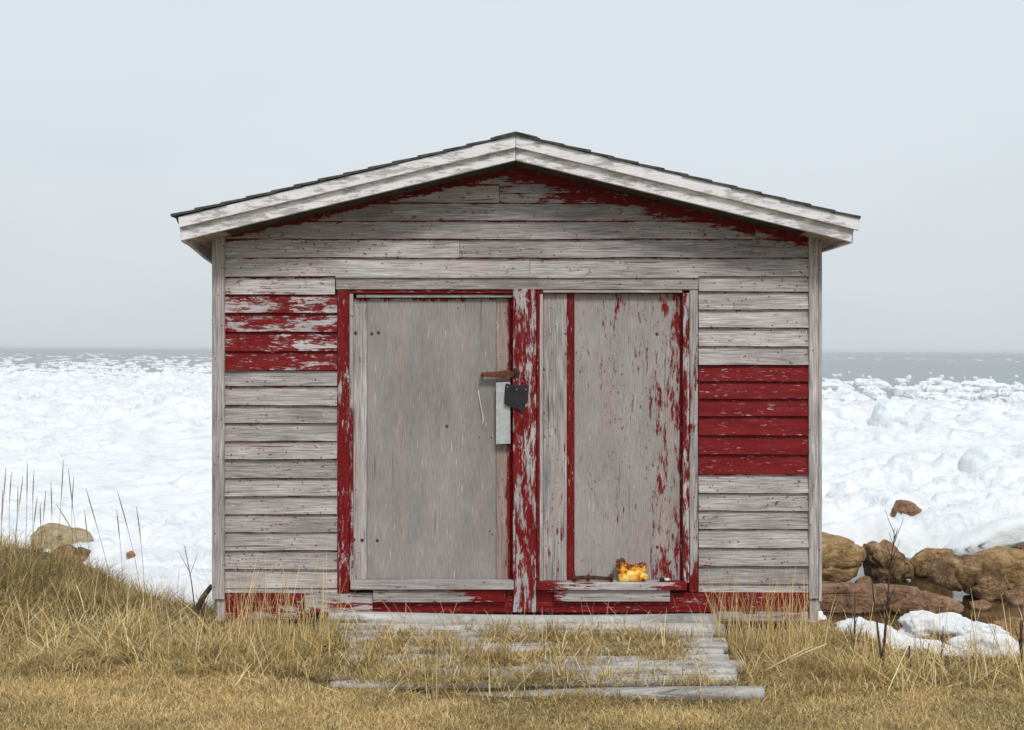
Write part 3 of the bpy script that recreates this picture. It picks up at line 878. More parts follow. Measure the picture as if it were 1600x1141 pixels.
dp(door2, 'door_backing', 847, 456, 1069, 914, YD + .036, .01, M_DARK, bevel=0)

def dome(par, px, py, Y, r, mat=M_RUST, name='bolt'):
    bm = bmesh.new()
    bmesh.ops.create_uvsphere(bm, u_segments=12, v_segments=8, radius=1)
    rr = random.Random(px * 7 + py)
    for v in bm.verts:
        v.co = Vector((fx(px, Y) + v.co.x * r * rr.uniform(.94, 1.05), Y + v.co.y * r * .6, fz(py, Y) + v.co.z * r))
    me = bpy.data.meshes.new(name); bm.to_mesh(me); bm.free()
    me.polygons.foreach_set('use_smooth', [True] * len(me.polygons))
    return link(name, me, mat, par)
for px, py in ((556, 520), (581, 521.5), (591.5, 520), (553, 843), (566, 844), (589.5, 844.5), (698, 666)):
    dome(door, px, py, YD, .0105)
for px, py in ((749, 683), (768, 684), (765, 830), (769, 835), (715.5, 482)):
    dome(door, px, py, YD, .005)
for px, py in ((1026.5, 522), (1027, 855)):
    dome(door2, px, py, YD, .0105)

def tube(name, pts, rad, mat, parent=None, n=8):
    """a round bar through pts [(x, y, z)], rad one number or one for each point"""
    V = []; Fc = []
    pts = [Vector(p) for p in pts]
    rad = rad if isinstance(rad, (list, tuple)) else [rad] * len(pts)
    for i, p in enumerate(pts):
        d = (pts[min(i + 1, len(pts) - 1)] - pts[max(i - 1, 0)]).normalized()
        u = d.cross(Vector((.31, .82, .48))).normalized(); w = d.cross(u)
        for k in range(n):
            a = 2 * math.pi * k / n
            V.append(p + (u * math.cos(a) + w * math.sin(a)) * rad[i])
    for i in range(len(pts) - 1):
        for k in range(n):
            j = (k + 1) % n
            Fc.append((i * n + k, i * n + j, (i + 1) * n + j, (i + 1) * n + k))
    Fc.append(tuple(range(n))[::-1]); Fc.append(tuple((len(pts) - 1) * n + k for k in range(n)))
    me = mesh_from(name, V, Fc, 'x', True)
    return link(name, me, mat, parent)

# latch: strap, staple, sheet-metal plate, rubber flap with tacks, loose wire
Yh = -.03
prism('hasp', [(fx(a, Yh), fz(b, Yh)) for a, b in ((753.5, 583), (758, 581.5), (778, 580.5), (790, 578.5), (800, 580), (803, 583), (800, 589.5), (788, 591), (772, 589.5), (757, 588.5), (753, 587))], -.046, -.026, M_RUST, door, bevel=.003)
tube('hasp_pivot', [(fx(754, Yh), YD, fz(585, Yh)), (fx(754, Yh), -.05, fz(585, Yh))], .012, M_RUST, door, 10)
tube('staple', [(fx(803, Yh), -.035, fz(577, Yh)), (fx(804, Yh), -.065, fz(578, Yh)), (fx(806, Yh), -.068, fz(583, Yh)), (fx(804, Yh), -.065, fz(588, Yh)), (fx(803, Yh), -.035, fz(589, Yh))], .006, M_RUSTD, door)
prism('staple_plate', [(fx(a, -.046), fz(b, -.046)) for a, b in ((801.8, 575), (811, 576), (813, 583), (810, 591), (802, 592))], -.050, -.042, M_RUSTD, door, bevel=.001)
pl_ = prism('latch_plate', [(fx(a, Yh), fz(b, Yh)) for a, b in ((775, 598), (797, 597), (797.5, 693), (775, 694))], -.040, -.030, M_ZINC, door, bevel=.001)
prism('plate_block', [(fx(a, 0), fz(b, 0)) for a, b in ((776, 599), (796, 599), (796, 692), (776, 692))], -.031, YD + .004, M_DARK, door, bevel=0)
fl = prism('rubber_flap', [(fx(a, -.06), fz(b, -.06)) for a, b in ((790, 599), (799, 601.5), (812, 602.5), (826.5, 602), (826, 615), (822, 630), (817.5, 646), (808, 639.5), (799, 637), (788, 631.5), (788.5, 615))], -.062, -.046, M_RUBBER, door, bevel=.003)
for px, py in ((793, 605), (807.5, 608.8), (822, 609.3)):
    dome(door, px, py, -.063, .0055, M_BRASS, 'tack')
tube('wire', [(fx(747.5, 0), YD, fz(610.5, 0)), (fx(748.5, 0), -.002, fz(618, 0)), (fx(751, 0), -.004, fz(632, 0)), (fx(754, 0), -.003, fz(648, 0)), (fx(755, 0), 0, fz(658, 0)), (fx(753, 0), .002, fz(668, 0))], .0028, M_WIRE, door)

# skirting
sk = pboard('skirting', 352, 926.5, 475, 944.5, -.030, .03, M_TRIM, shed, paint=.74, pw=.1)
def sk_(a, b, c, d, Y, th, **k):
    k.setdefault('pw', .15)
    return pboard('skirting_board', a, b, c, d, Y, th, M_TRIM, sk, **k)
sk_(352, 945, 478, 968, -.024, .024, paint=.55)
sk_(475.5, 927.5, 582, 958, -.034, .034, paint=.46)
sk_(582.3, 941, 801, 957.5, -.026, .026, paint=.78)
sk_(582.5, 922, 790, 941.5, -.060, .058, paint=.34, pr=.4, pw=.6)
sk_(790.3, 922, 801, 941, -.028, .028, paint=.9)
sk_(838, 940.5, 1047, 957.5, -.026, .026, paint=.78)
sk_(838, 923, 865, 940.2, -.028, .028, paint=.85)
sk_(865.5, 922.8, 1047, 940.2, -.062, .06, paint=.32, pl=.25, pw=.25)
sk_(1047.3, 927, 1111, 957, -.034, .034, paint=.62)
sk_(1111.3, 926, 1120, 958, -.042, .042, paint=.9)
sk_(1120.3, 926, 1263.5, 954.5, -.032, .032, paint=.84)
sk_(1120.5, 955, 1263, 971, -.024, .024, paint=.42)

# piers
for px, yy in ((1240, .02), (360, .05), (700, .1), (950, .1)):
    xx = fx(px)
    me = rock_mesh('pier', .12, .12, .30, px, 8, .05, 3)
    o = link('pier', me, M_STONEP, shed); o.location = (xx, yy + .14, -.16)
for xx in (xl + .15, 0, xr - .15):
    for yy in (1.8, YB - .15):
        zg = float(G(xx, yy)) - .15
        board('post', xx - .07, xx + .07, zg, .01, yy - .07, yy + .07, M_TRIM, shed, 'z', .004, paint=0, pw=.1)

# roof
YO = -.29
def q(px, py): return (fx(px, YO), fz(py, YO))
def q2(px, py): return (fx(px, YO - .028), fz(py, YO - .028))
deck = prism('roof', [q(274, 340), q(806, 213.5), q(1340, 343), q(1339, 352), q(806, 224), q(278, 350)], YO + .004, YB + .2, M_DARK, shed, bevel=0)
RK = dict(paint=.53, pw=.1)
prism('rake_board', [q2(278, 339.3), q2(805.6, 212.2), q2(805.6, 230.3), q2(280, 355.6)], YO - .028, YO + .002, M_RAKE, deck, **RK)
prism('rake_board', [q2(806.4, 212.2), q2(1343.5, 341.8), q2(1342.4, 360.2), q2(806.4, 230.3)], YO - .028, YO + .002, M_RAKE, deck, **RK)
prism('rake_board', [q(280.5, 352), q(805.5, 226.5), q(805.5, 250.5), q(282.5, 376.2)], YO, YO + .025, M_RAKE, deck, paint=.49, pw=.1)
prism('rake_board', [q(806.5, 226.5), q(1335.5, 354.5), q(1330, 378.2), q(806.5, 250.5)], YO, YO + .025, M_RAKE, deck, paint=.49, pw=.1)
# soffit boards under each slope; gable shade painted into all but the outermost
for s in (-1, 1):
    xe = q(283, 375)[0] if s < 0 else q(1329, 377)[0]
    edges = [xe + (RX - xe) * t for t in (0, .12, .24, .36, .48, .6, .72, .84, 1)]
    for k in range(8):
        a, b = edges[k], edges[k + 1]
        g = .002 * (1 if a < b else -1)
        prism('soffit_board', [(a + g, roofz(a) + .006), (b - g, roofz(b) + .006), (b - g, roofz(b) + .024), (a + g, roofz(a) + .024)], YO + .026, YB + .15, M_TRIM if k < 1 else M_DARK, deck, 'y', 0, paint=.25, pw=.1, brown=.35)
# eave boards running back; the left one has come loose and droops
def eave(s):
    V = []; Fc = []
    n = 24
    xo = q(281, 356)[0] if s < 0 else q(1335, 356)[0]
    zt = q(281, 355)[1] if s < 0 else q(1335, 356)[1]
    zbm = q(282.5, 377)[1] if s < 0 else q(1330, 379)[1]
    for i in range(n + 1):
        y = YO + .026 + (YB + .15 - YO) * i / n
        drop = .085 * float(sstep(0, .8, y - YO)) * (1 - .5 * float(sstep(1.5, 3.5, y))) if s < 0 else 0
        V += [(xo, y, zt), (xo - s * .022, y, zt), (xo - s * .022, y, zbm - drop), (xo, y, zbm - drop)]
    for i in range(n):
        a = 4 * i
        for k in range(4): Fc.append((a + k, a + (k + 1) % 4, a + 4 + (k + 1) % 4, a + 4 + k))
    Fc += [(3, 2, 1, 0), (4 * n, 4 * n + 1, 4 * n + 2, 4 * n + 3)]
    me = mesh_from('eave_board', V, Fc, 'y')
    bm = bmesh.new(); bm.from_mesh(me); bmesh.ops.recalc_face_normals(bm, faces=bm.faces); bm.to_mesh(me); bm.free()
    props(link('eave_board', me, M_RAKE, deck), paint=.5, pw=.1)
eave(-1); eave(1)
# shingle courses
for s in (-1, 1):
    xs0 = q2(268.5, 337.6) if s < 0 else q2(1344.5, 340.8)
    top = q2(806, 209.8)
    n = 14
    for k in range(n):
        t0, t1 = k / n, min(1, (k + 1.25) / n)
        ax_, az_ = xs0[0] + (top[0] - xs0[0]) * t0, xs0[1] + (top[1] - xs0[1]) * t0
        bx_, bz_ = xs0[0] + (top[0] - xs0[0]) * t1, xs0[1] + (top[1] - xs0[1]) * t1
        j = random.uniform(-.006, .008)
        prism('shingle_course', [(ax_ + s * j, az_ - .004), (ax_ + s * j, az_ + .011), (bx_, bz_ + .002), (bx_, bz_ - .010)], YO - .040 + random.uniform(-.006, .006), YB + .2, M_SHINGLE, deck, bevel=0)
tx, tz = top
prism('ridge_cap', [(tx - .13, tz - .030 + .002), (tx, tz + .004), (tx + .13, tz - .030 + .002), (tx + .13, tz - .018), (tx, tz + .014), (tx - .13, tz - .018)], YO - .045, YB + .2, M_SHINGLE, deck, bevel=0)

# ------------------------------------------------------------------ step of old logs in front of the doors
step = empty('log_doorstep', Matrix.Translation((.08, -.65, -.06)))
tag(step, 'low doorstep of bleached half buried logs below the shed doors', 'doorstep')
def log(x0, x1, y, zt, r, seed, flat=1.0, dy=0.0, bury=0.0):
    rr = random.Random(seed)
    n = 26; m = 12
    V = []; Fc = []
    for i in range(n + 1):
        t = i / n
        x = x0 + (x1 - x0) * t
        rad = r * (1 + .06 * math.sin(t * 7 + seed)) * (.985 if i in (0, n) else 1)
        zz = zt - r * flat - bury * (1 - t) ** 1.5 + .006 * math.sin(t * 5 + seed * 2)
        yy = y + dy * t + .006 * math.sin(t * 4 + seed)
        for k in range(m):
            a = 2 * math.pi * k / m
            q_ = rad * (1 + .05 * math.sin(a * 3 + seed + t * 2))
            V.append((x - .08, yy + math.cos(a) * q_ + .65, zz + math.sin(a) * q_ * flat + .06))
    for i in range(n):
        for k in range(m):
            j = (k + 1) % m
            Fc.append((i * m + k, (i + 1) * m + k, (i + 1) * m + j, i * m + j))
    Fc.append(tuple(range(m))); Fc.append(tuple(n * m + k for k in range(m))[::-1])
    me = mesh_from('log', V, Fc, 'x', True)
    bm = bmesh.new(); bm.from_mesh(me); bmesh.ops.recalc_face_normals(bm, faces=bm.faces); bm.to_mesh(me); bm.free()
    for p in me.polygons:
        if len(p.vertices) > 4: p.use_smooth = False
    return props(link('log', me, M_LOG, step), paint=0, pw=.1)
lr = random.Random(77)
log(-1.12, 1.27, -.075, .062, .060, 1, .8)
log(-1.12, 1.30, -.165, .022, .055, 2, .75)
yy = -.27
ztops = [.002, -.004, -.006, -.004, -.010, -.014, -.012, -.020, -.030]
for k in range(9):
    rr_ = lr.uniform(.042, .056)
    log(-1.0 + lr.uniform(-.06, .1), 1.27 + lr.uniform(-.08, .06), yy, ztops[k], rr_, 3 + k, .8, lr.uniform(-.03, .03) if k < 8 else -.10, [0, .0, .01, .01, .02, .025, .04, .055, .10][k])
    yy -= .112

# ------------------------------------------------------------------ things on the sill
def on_sill(o, px, py, Y):
    o.matrix_world = SHED_M @ Matrix.Translation((fx(px, Y), Y, fz(py, Y)))
    return o
def lumpy(name, blobs, mat, vox=.0035, rough=.004):
    bm = bmesh.new()
    for (x, y, z, rx, ry, rz) in blobs:
        b2 = bmesh.ops.create_icosphere(bm, subdivisions=3, radius=1.0)
        for v in b2['verts']:
            v.co = Vector((x + v.co.x * rx, y + v.co.y * ry, z + v.co.z * rz))
    for v in bm.verts:
        v.co += v.co.normalized() * mnoise.noise(v.co * 60) * rough
    me = bpy.data.meshes.new(name); bm.to_mesh(me); bm.free()
    o = link(name, me, mat)
    md = o.modifiers.new('remesh', 'REMESH'); md.mode = 'VOXEL'; md.voxel_size = vox; md.use_smooth_shade = True
    return o
def lump_mat():
    N = NT('burnt_yellow_paint')
    oc = N.n('ShaderNodeTexCoord').outputs['Object']
    n1 = N.noise(oc, 22, 5, .65, .4); n2 = N.noise(oc, 70, 4, .6)
    so = N.n('ShaderNodeSeparateXYZ'); N.l(oc, so.inputs[0])
    f = N.math('ADD', N.math('MULTIPLY', n1, .75), N.math('MULTIPLY', n2, .25))
    hi = N.smooth(.05, .14, so.outputs[2], -.02, .08)
    f = N.math('ADD', f, hi)
    col = N.ramp(f, [(.43, (.93, .66, .17)), (.50, (.86, .40, .03)), (.555, (.50, .13, .01)), (.60, (.07, .026, .012))])
    return N.finish(col, .6, f, .5, .004)
S4 = .0040
def bl(px, py, r, ry=.028, rz=None):
    return ((px - 988) * S4, 0, (908 - py) * S4, r * S4, ry, (rz or r) * S4)
o = lumpy('yellow_lump', [bl(971, 881, 10, .016), bl(977, 890, 9, .018), bl(988, 897, 19, .022, 11), bl(1004, 885, 8, .015), bl(988, 886, 13, .018, 7), bl(976, 901, 11, .022, 8), bl(1001, 900, 11, .020, 8)], lump_mat(), .003, .009)
on_sill(o, 988, 909.5, -.045)
tag(o, 'lumpy yellow and orange object with rust brown burns on the door sill', 'lump')
rod = empty('rusty_rod'); on_sill(rod, 928, 907.5, -.048)
tag(rod, 'rusty iron rod with spiky collars lying on the sill beside the yellow lump', 'rod')
def rl(px, py, y=0.0): return ((px - 928) * S4, y, (907 - py) * S4)
tube('shaft', [rl(895, 904), rl(905, 902.5), rl(925, 902), rl(945, 903.5), rl(958, 903)], [.017, .013, .012, .011, .013], M_RUSTD, rod, 9)
for px, r_ in ((897, .022), (919, .018), (955, .024)):
    tube('collar', [rl(px - 2.5, 902.5), rl(px + 2.5, 902.5)], r_, M_RUSTD, rod, 7)
    for a in range(5):
        an = a * 1.256 + px
        c = Vector(rl(px, 902.5))
        tube('spike', [c, c + Vector((.006, math.cos(an) * .03, abs(math.sin(an)) * .042))], [.006, .0015], M_RUST, rod, 5)
stub = empty('small_torch'); on_sill(stub, 1040, 908.5, -.05)
tag(stub, 'tiny dark and pale cylinder lying on the sill right of the yellow lump', 'cylinder')
tube('dark_cap', [(-.038, 0, .011), (-.008, 0, .012)], .011, M_RUBBER, stub, 10)
tube('pale_body', [(-.008, 0, .012), (.014, 0, .011), (.03, .004, .010)], [.010, .010, .004], M_WIRE, stub, 10)

# ------------------------------------------------------------------ grass
def grass_mat(name, transl=.25):
    N = NT(name)
    c = N.attr('Col', 'GEOMETRY').outputs['Color']
    d = N.n('ShaderNodeBsdfPrincipled'); N.l(c, d.inputs['Base Color'])
    d.inputs['Roughness'].default_value = .7; d.inputs['Specular IOR Level'].default_value = .2
    t = N.n('ShaderNodeBsdfTranslucent'); N.l(c, t.inputs['Color'])
    m = N.n('ShaderNodeMixShader'); m.inputs[0].default_value = transl
    N.l(d.outputs[0], m.inputs[1]); N.l(t.outputs[0], m.inputs[2]); N.l(m.outputs[0], N.out.inputs['Surface'])
    return N.mat
M_GRASS = grass_mat('dry_grass')

STRAW = np.array([(.50, .37, .17), (.58, .45, .24), (.40, .28, .115), (.30, .215, .09), (.22, .18, .075), (.155, .135, .06), (.12, .085, .045), (.66, .56, .36)]) ** .80 * np.array((1.27, 1.19, 1.02))
def blades(P, h, w, az, th0, th1, col, segs):
    """P (n,3) roots; th0/th1 lean from upright at root and tip"""
    n = len(P)
    ring = []
    pos = P.copy()
    dirx, diry = np.cos(az), np.sin(az)
    wa = az + np.pi / 2 + rng.normal(0, .5, n)
    wx, wy = np.cos(wa), np.sin(wa)
    for i in range(segs + 1):
        t = i / segs
        if i < segs:
            ww = w * (1 - .55 * t) / 2
            ring.append(np.stack([pos[:, 0] - wx * ww, pos[:, 1] - wy * ww, pos[:, 2]], 1))
            ring.append(np.stack([pos[:, 0] + wx * ww, pos[:, 1] + wy * ww, pos[:, 2]], 1))
            th = th0 + (th1 - th0) * (t + .5 / segs)
            st = h / segs
            pos = pos + np.stack([dirx * np.sin(th) * st, diry * np.sin(th) * st, np.cos(th) * st], 1)
        else:
            ring.append(pos)
    V = np.stack(ring, 1)                         # n, 2*segs+1, 3
    k = 2 * segs + 1
    base = (np.arange(n) * k)[:, None]
    quads = np.concatenate([base + np.array([[2 * i, 2 * i + 1, 2 * i + 3, 2 * i + 2]]) for i in range(segs - 1)], 0) if segs > 1 else np.zeros((0, 4), int)
    tris = base + np.array([[2 * segs - 2, 2 * segs - 1, 2 * segs]])
    C = np.repeat(col[:, None, :], k, 1)
    return V.reshape(-1, 3), quads, tris, C.reshape(-1, 3)
def grass_obj(name, parts, mat=M_GRASS):
    off = 0; VV = []; Q = []; T = []; CC = []
    for V, q_, t_, c_ in parts:
        VV.append(V); Q.append(q_ + off); T.append(t_ + off); CC.append(c_); off += len(V)
    V = np.concatenate(VV); Q = np.concatenate(Q); T = np.concatenate(T); C = np.concatenate(CC)
    me = bpy.data.meshes.new(name)
    me.vertices.add(len(V)); me.vertices.foreach_set('co', V.astype(np.float32).ravel())
    idx = np.concatenate([Q.ravel(), T.ravel()]).astype(np.int32)
    me.loops.add(len(idx)); me.loops.foreach_set('vertex_index', idx)
    st = np.concatenate([np.arange(len(Q)) * 4, len(Q) * 4 + np.arange(len(T)) * 3]).astype(np.int32)
    me.polygons.add(len(st)); me.polygons.foreach_set('loop_start', st)
    me.update(); me.validate()
    a = me.color_attributes.new('Col', 'FLOAT_COLOR', 'POINT')
    a.data.foreach_set('color', np.concatenate([C, np.ones((len(C), 1))], 1).astype(np.float32).ravel())
    return link(name, me, mat)
def pick(n, wts):
    wts = np.array(wts, float); wts /= wts.sum()
    c = STRAW[rng.choice(len(STRAW), n, p=wts)]
    return np.clip(c * rng.uniform(.8, 1.2, (n, 1)), 0, 1)
def scatter(n, x0, x1, y0, y1, f=None):
    x = rng.uniform(x0, x1, n); y = rng.uniform(y0, y1, n)
    if f is not None:
        k = rng.random(n) < f(x, y); x, y = x[k], y[k]
    return x, y
def rough_edge(x):
    """where the mown turf gives way to rank grass"""
    return np.interp(x, [-6, -3, -2, -1.2, -.5, 0, .6, 1.2, 1.8, 2.4, 3, 6], [-.70, -.72, -.82, -.98, -1.22, -1.34, -1.40, -1.38, -1.22, -1.05, -1.12, -1.1]) 

def lawn():
    parts = []
    for n, x0, x1, y0, y1 in ((400000, -3.1, 3.1, -2.35, -.6), (60000, -5.5, 5.5, -4.0, -.6)):
        x, y = scatter(n, x0, x1, y0, y1, lambda x, y: sstep(.12, -.1, y - rough_edge(x) + .3 * (fbm(x * 3, y * 3, 3, 30) - .5)))
        m = len(x)
        pch = fbm(x * 1.6, y * 2.6, 4, 33)
        h = rng.uniform(.016, .050, m) * (.6 + .8 * fbm(x * 5, y * 5, 2, 35))
        az = rng.uniform(0, 2 * np.pi, m)
        th0 = rng.uniform(.3, 1.3, m); th1 = th0 + rng.uniform(.1, 1.4, m)
        c1 = pick(m, [6, 4, 5, 2, 1, .5, .4, 2.5]); c2 = pick(m, [1.6, 1, 2.5, 3, 4, 4.5, 1.6, .8])
        s = sstep(.42, .62, pch + rng.normal(0, .06, m))[:, None]
        P = np.stack([x, y, G(x, y) - .004], 1)
        parts.append(blades(P, h, rng.uniform(.0025, .0048, m), az, th0, th1, c1 * (1 - s) + c2 * s, 2))
    return tag(grass_obj('lawn_grass', parts), 'short dead straw coloured lawn in front of the shed', 'grass', kind='stuff')
lawn()

def on_log(x, y):
    return (x > -1.1) & (x < 1.27) & (y > -1.22) & (y < -.02)
def GL(x, y):
    return np.where(on_log(x, y), np.interp(y, [-1.25, -.9, -.25, -.16, -.07], [-.030, -.016, -.008, .012, .045]) - .02 * sstep(.3, -.9, x) * sstep(-.5, -1.0, y), G(x, y))
def rank():
    parts = []
    def add(x, y, hmin, hmax, wts, lean0, lean1, w=(.003, .006), segs=4, bias=None, spread=3.2, zoff=0.0, shade=None):
        m = len(x)
        az = rng.uniform(-spread, spread, m) if bias is None else rng.normal(bias, spread, m)
        h = hmin + (hmax - hmin) * rng.random(m) ** 1.6
        th0 = rng.uniform(0, lean0, m); th1 = th0 + rng.uniform(lean1 * .2, lean1, m)
        P = np.stack([x, y, GL(x, y) - .01 + zoff], 1)
        parts.append(blades(P, h, rng.uniform(w[0], w[1], m), az, th0, th1, pick(m, wts), segs))
    def tufts(n, x0, x1, y0, y1, f, per, rad, hmin, hmax, wts, w=(.003, .006), droop=1.9, segs=4):
        cx, cy = scatter(n, x0, x1, y0, y1, f)
        m = len(cx)
        k = rng.integers(per // 2, per, m)
        ci = np.repeat(np.arange(m), k)
        size = rng.uniform(.6, 1.2, m)[ci]
        a = rng.uniform(0, 2 * np.pi, len(ci)); r = rad * np.sqrt(rng.random(len(ci))) * size
        x = cx[ci] + np.cos(a) * r; y = cy[ci] + np.sin(a) * r
        lean = rng.uniform(0, 2 * np.pi, m)[ci]; ls = rng.uniform(.0, .9, m)[ci]
        az = np.arctan2(np.sin(a) * (1 - ls) + np.sin(lean) * ls, np.cos(a) * (1 - ls) + np.cos(lean) * ls) + rng.normal(0, .35, len(ci))
        h = rng.uniform(hmin, hmax, len(ci)) * size
        th0 = rng.uniform(.1, .5, len(ci)) + .5 * r / rad; th1 = th0 + rng.uniform(.4, droop, len(ci))
        tone = rng.choice([.5, .75, 1.0, 1.2, 1.35], m)[ci][:, None] * np.array((1.0, 1.0, 1.0))
        P = np.stack([x, y, GL(x, y) - .01], 1)
        parts.append(blades(P, h, rng.uniform(w[0], w[1], len(ci)), az, th0, th1, np.clip(pick(len(ci), wts) * tone, 0, .9), segs))
    A = [4, 2.5, 4, 3.5, 2.4, 1.4, 1.0, 1.4]    # straw mixed
    B = [1.4, .5, 2.8, 4, 4.5, 4, 3.2, .3]      # brown and olive
    L = [5, 5, 3, 1, .5, .2, .1, 5]             # pale long straws
    nz = lambda x, y, f, s_: sstep(.42, .6, fbm(x * f, y * f, 3, s_))
    # left bank: brown crest, pale matted flank
    on = lambda x, y: sstep(.35, -.1, y - land_edge(x))
    x, y = scatter(40000, -5.2, -1.6, -.25, 1.5, lambda x, y: (.3 + .7 * nz(x, y, 2.4, 40)) * on(x, y))
    add(x, y, .04, .15, B, 1.4, 2.0)
    tufts(520, -5.2, -1.75, -.3, 1.4, on, 55, .09, .10, .24, B, w=(.0025, .005))
    x, y = scatter(1500, -5.2, -2.2, .1, 1.4, on)
    add(x, y, .12, .34, [1, .6, 3, 4, 4, 4, 3, .2], .5, .8, w=(.002, .0035))
    x, y = scatter(26000, -5.0, -1.4, -1.0, .15, lambda x, y: .2 + .8 * nz(x + 9, y, 2.4, 40))
    add(x, y, .04, .13, A, 1.4, 2.2)
    tufts(240, -5.0, -1.35, -.85, .0, lambda x, y: .2 + .8 * nz(x, y, 2.2, 44), 60, .09, .12, .26, [5, 4, 4, 2, 1, .5, .4, 3], w=(.003, .006), droop=2.3, segs=5)
    tufts(170, -5.0, -1.35, -.95, .1, None, 40, .07, .08, .18, [.6, .3, 2, 4, 4, 4, 4, .1])
    x, y = scatter(2600, -4.6, -1.5, -.8, .25, lambda x, y: nz(x, y, 2.2, 44))
    add(x, y, .15, .40, L, 1.5, .9, w=(.003, .006), segs=5)
    # strip before the shed and round the logs
    def strip(x, y):
        d = .25 + .75 * nz(x, y, 3.1, 47)
        cover = np.clip(sstep(.43, .57, fbm(x * 2.3, y * 5, 3, 49) + .05) * sstep(1.3, .7, x + .35 * (fbm(x * 4, y * 4, 2, 50) - .5)) + .20, 0, .9) * sstep(-.10, -.26, y) * sstep(1.2, .75, x)
        cover = np.maximum(cover, sstep(-.75, -1.05, x))
        cover = np.maximum(cover, .85 * sstep(-.88, -1.05, y) * sstep(.75, .2, x + .5 * (fbm(x * 3, y * 3, 2, 63) - .5)))
        cover = np.maximum(cover, .45 * sstep(-.35, -.6, y) * sstep(.2, -.3, x + .5 * (fbm(x * 3, y * 3, 2, 64) - .5)))
        return d * sstep(-.12, .10, y - rough_edge(x)) * np.where(on_log(x, y), cover, 1.0)
    x, y = scatter(120000, -2.2, 2.2, -1.6, -.08, strip)
    add(x, y, .025, .075, [2.5, 1.6, 4, 4, 2.5, 2, 2.8, 1.2], 1.3, 2.4, zoff=.0)
    x, y = scatter(30000, -2.2, 2.2, -1.5, -.10, strip)
    add(x[::2], y[::2], .04, .11, A, 1.0, 2.0, zoff=.01)
    x, y = scatter(26000, -2.2, 2.2, -1.5, -.10, lambda x, y: strip(x, y) * sstep(.60, .68, fbm(x * 7, y * 7, 2, 61)))
    add(x, y, .05, .15, [.5, .2, 2, 4, 3, 3, 4, .1], .5, 1.1, zoff=.02)          # dark upright weeds in clumps
    tufts(1100, -2.1, 1.5, -1.35, -.12, strip, 40, .05, .04, .11, [2, 1, 3, 4, 3, 2, 3, .6], w=(.0022, .0045))
    # thick lip of rank grass at the turf edge
    x, y = scatter(60000, -3.2, 3.2, -1.6, -.5, lambda x, y: np.exp(-((y - rough_edge(x) - .12) / .13) ** 2) * (.25 + .75 * nz(x, y, 2.0, 52)))
    add(x, y, .02, .08, B, 1.3, 2.2)
    tufts(260, -3.2, 3.2, -1.55, -.55, lambda x, y: np.exp(-((y - rough_edge(x) - .10) / .12) ** 2), 45, .06, .05, .12, [1.5, .8, 3, 4, 4, 3, 3, .4], w=(.0025, .005))
    # both ends of the front wall
    for x0, x1, n, hh in ((-1.98, -1.05, 9000, .15), (1.30, 1.98, 12000, .20)):
        x, y = scatter(n, x0, x1, -.95, -.06, lambda x, y: .2 + .8 * nz(x, y, 4.0, 55))
        add(x[::2], y[::2], .05, hh, [4, 2, 4, 3.5, 3.5, 2.5, 1.6, 1.2], .6, 1.5, w=(.0025, .005))
        tufts(60, x0, x1, -.95, -.1, None, 50, .07, .08, hh, A, w=(.0025, .005))
    for x0, x1, n in ((-1.72, -1.05, 330), (1.22, 1.85, 420)):
        x, y = scatter(n, x0, x1, -.5, -.07)
        add(x, y, .15, .60, L, .25, .6, w=(.002, .0038), segs=5)
    # right-hand shore edge: flattened stalks
    x, y = scatter(60000, 1.7, 5.5, -1.5, .4, lambda x, y: (.25 + .75 * nz(x, y, 2.6, 58)) * sstep(.3, -.05, y - land_edge(x)) * sstep(-.1, .1, y - rough_edge(x)))
    add(x, y, .03, .11, [2.5, 1.6, 4, 4, 2.8, 2.2, 2.8, 1.4], 1.3, 2.1)
    tufts(200, 1.8, 5.0, -1.2, .2, lambda x, y: sstep(.2, -.1, y - land_edge(x)), 45, .07, .05, .13, B, w=(.0025, .005))
    x, y = scatter(2600, 1.9, 5.0, -1.6, -.4, lambda x, y: sstep(-.2, .1, y - rough_edge(x)))
    add(x, y, .12, .42, L, 1.4, .3, w=(.003, .006), segs=4, zoff=.02)
    x, y = scatter(900, -2.0, 1.5, -1.35, -.15, lambda x, y: np.where(on_log(x, y), .5, 1.0))
    add(x, y, .10, .32, L, 1.3, .5, w=(.0025, .005), segs=4, zoff=.03)
    return tag(grass_obj('rank_grass', parts), 'matted rank dead grass on the bank and around the shed foot', 'grass', kind='stuff')
rank()

# single tall stalks with seed heads on the bank
M_STALK = simple_mat('dry_stalk', (.17, .12, .06), (.38, .29, .16), 30, .8)
M_TWIG = simple_mat('dark_twig', (.035, .022, .018), (.10, .062, .048), 25, .85)
def stalk(pxb, pxt, pyt, Yd, bow=0.0, head=True):
    xb = fx(pxb, Yd); zb_ = float(G(xb, Yd))
    xt, zt = fx(pxt, Yd), fz(pyt, Yd)
    pts = []; rad = []
    n = 9
    for i in range(n + 1):
        t = i / n
        pts.append((xb + (xt - xb) * (t ** 1.3) + bow * math.sin(t * math.pi), Yd + .03 * math.sin(t * 3 + pxb), zb_ + (zt - zb_) * t))
        r_ = .0021 * (1 - .6 * t)
        if head and t > .72: r_ = .0034 if t < .95 else .0016
        rad.append(r_)
    o = tube('grass_stalk', pts, rad, M_STALK, None, 5)
    return tag(o, 'tall dry grass stalk standing on the left bank', 'grass stalk', 'tall stalks on the left bank')
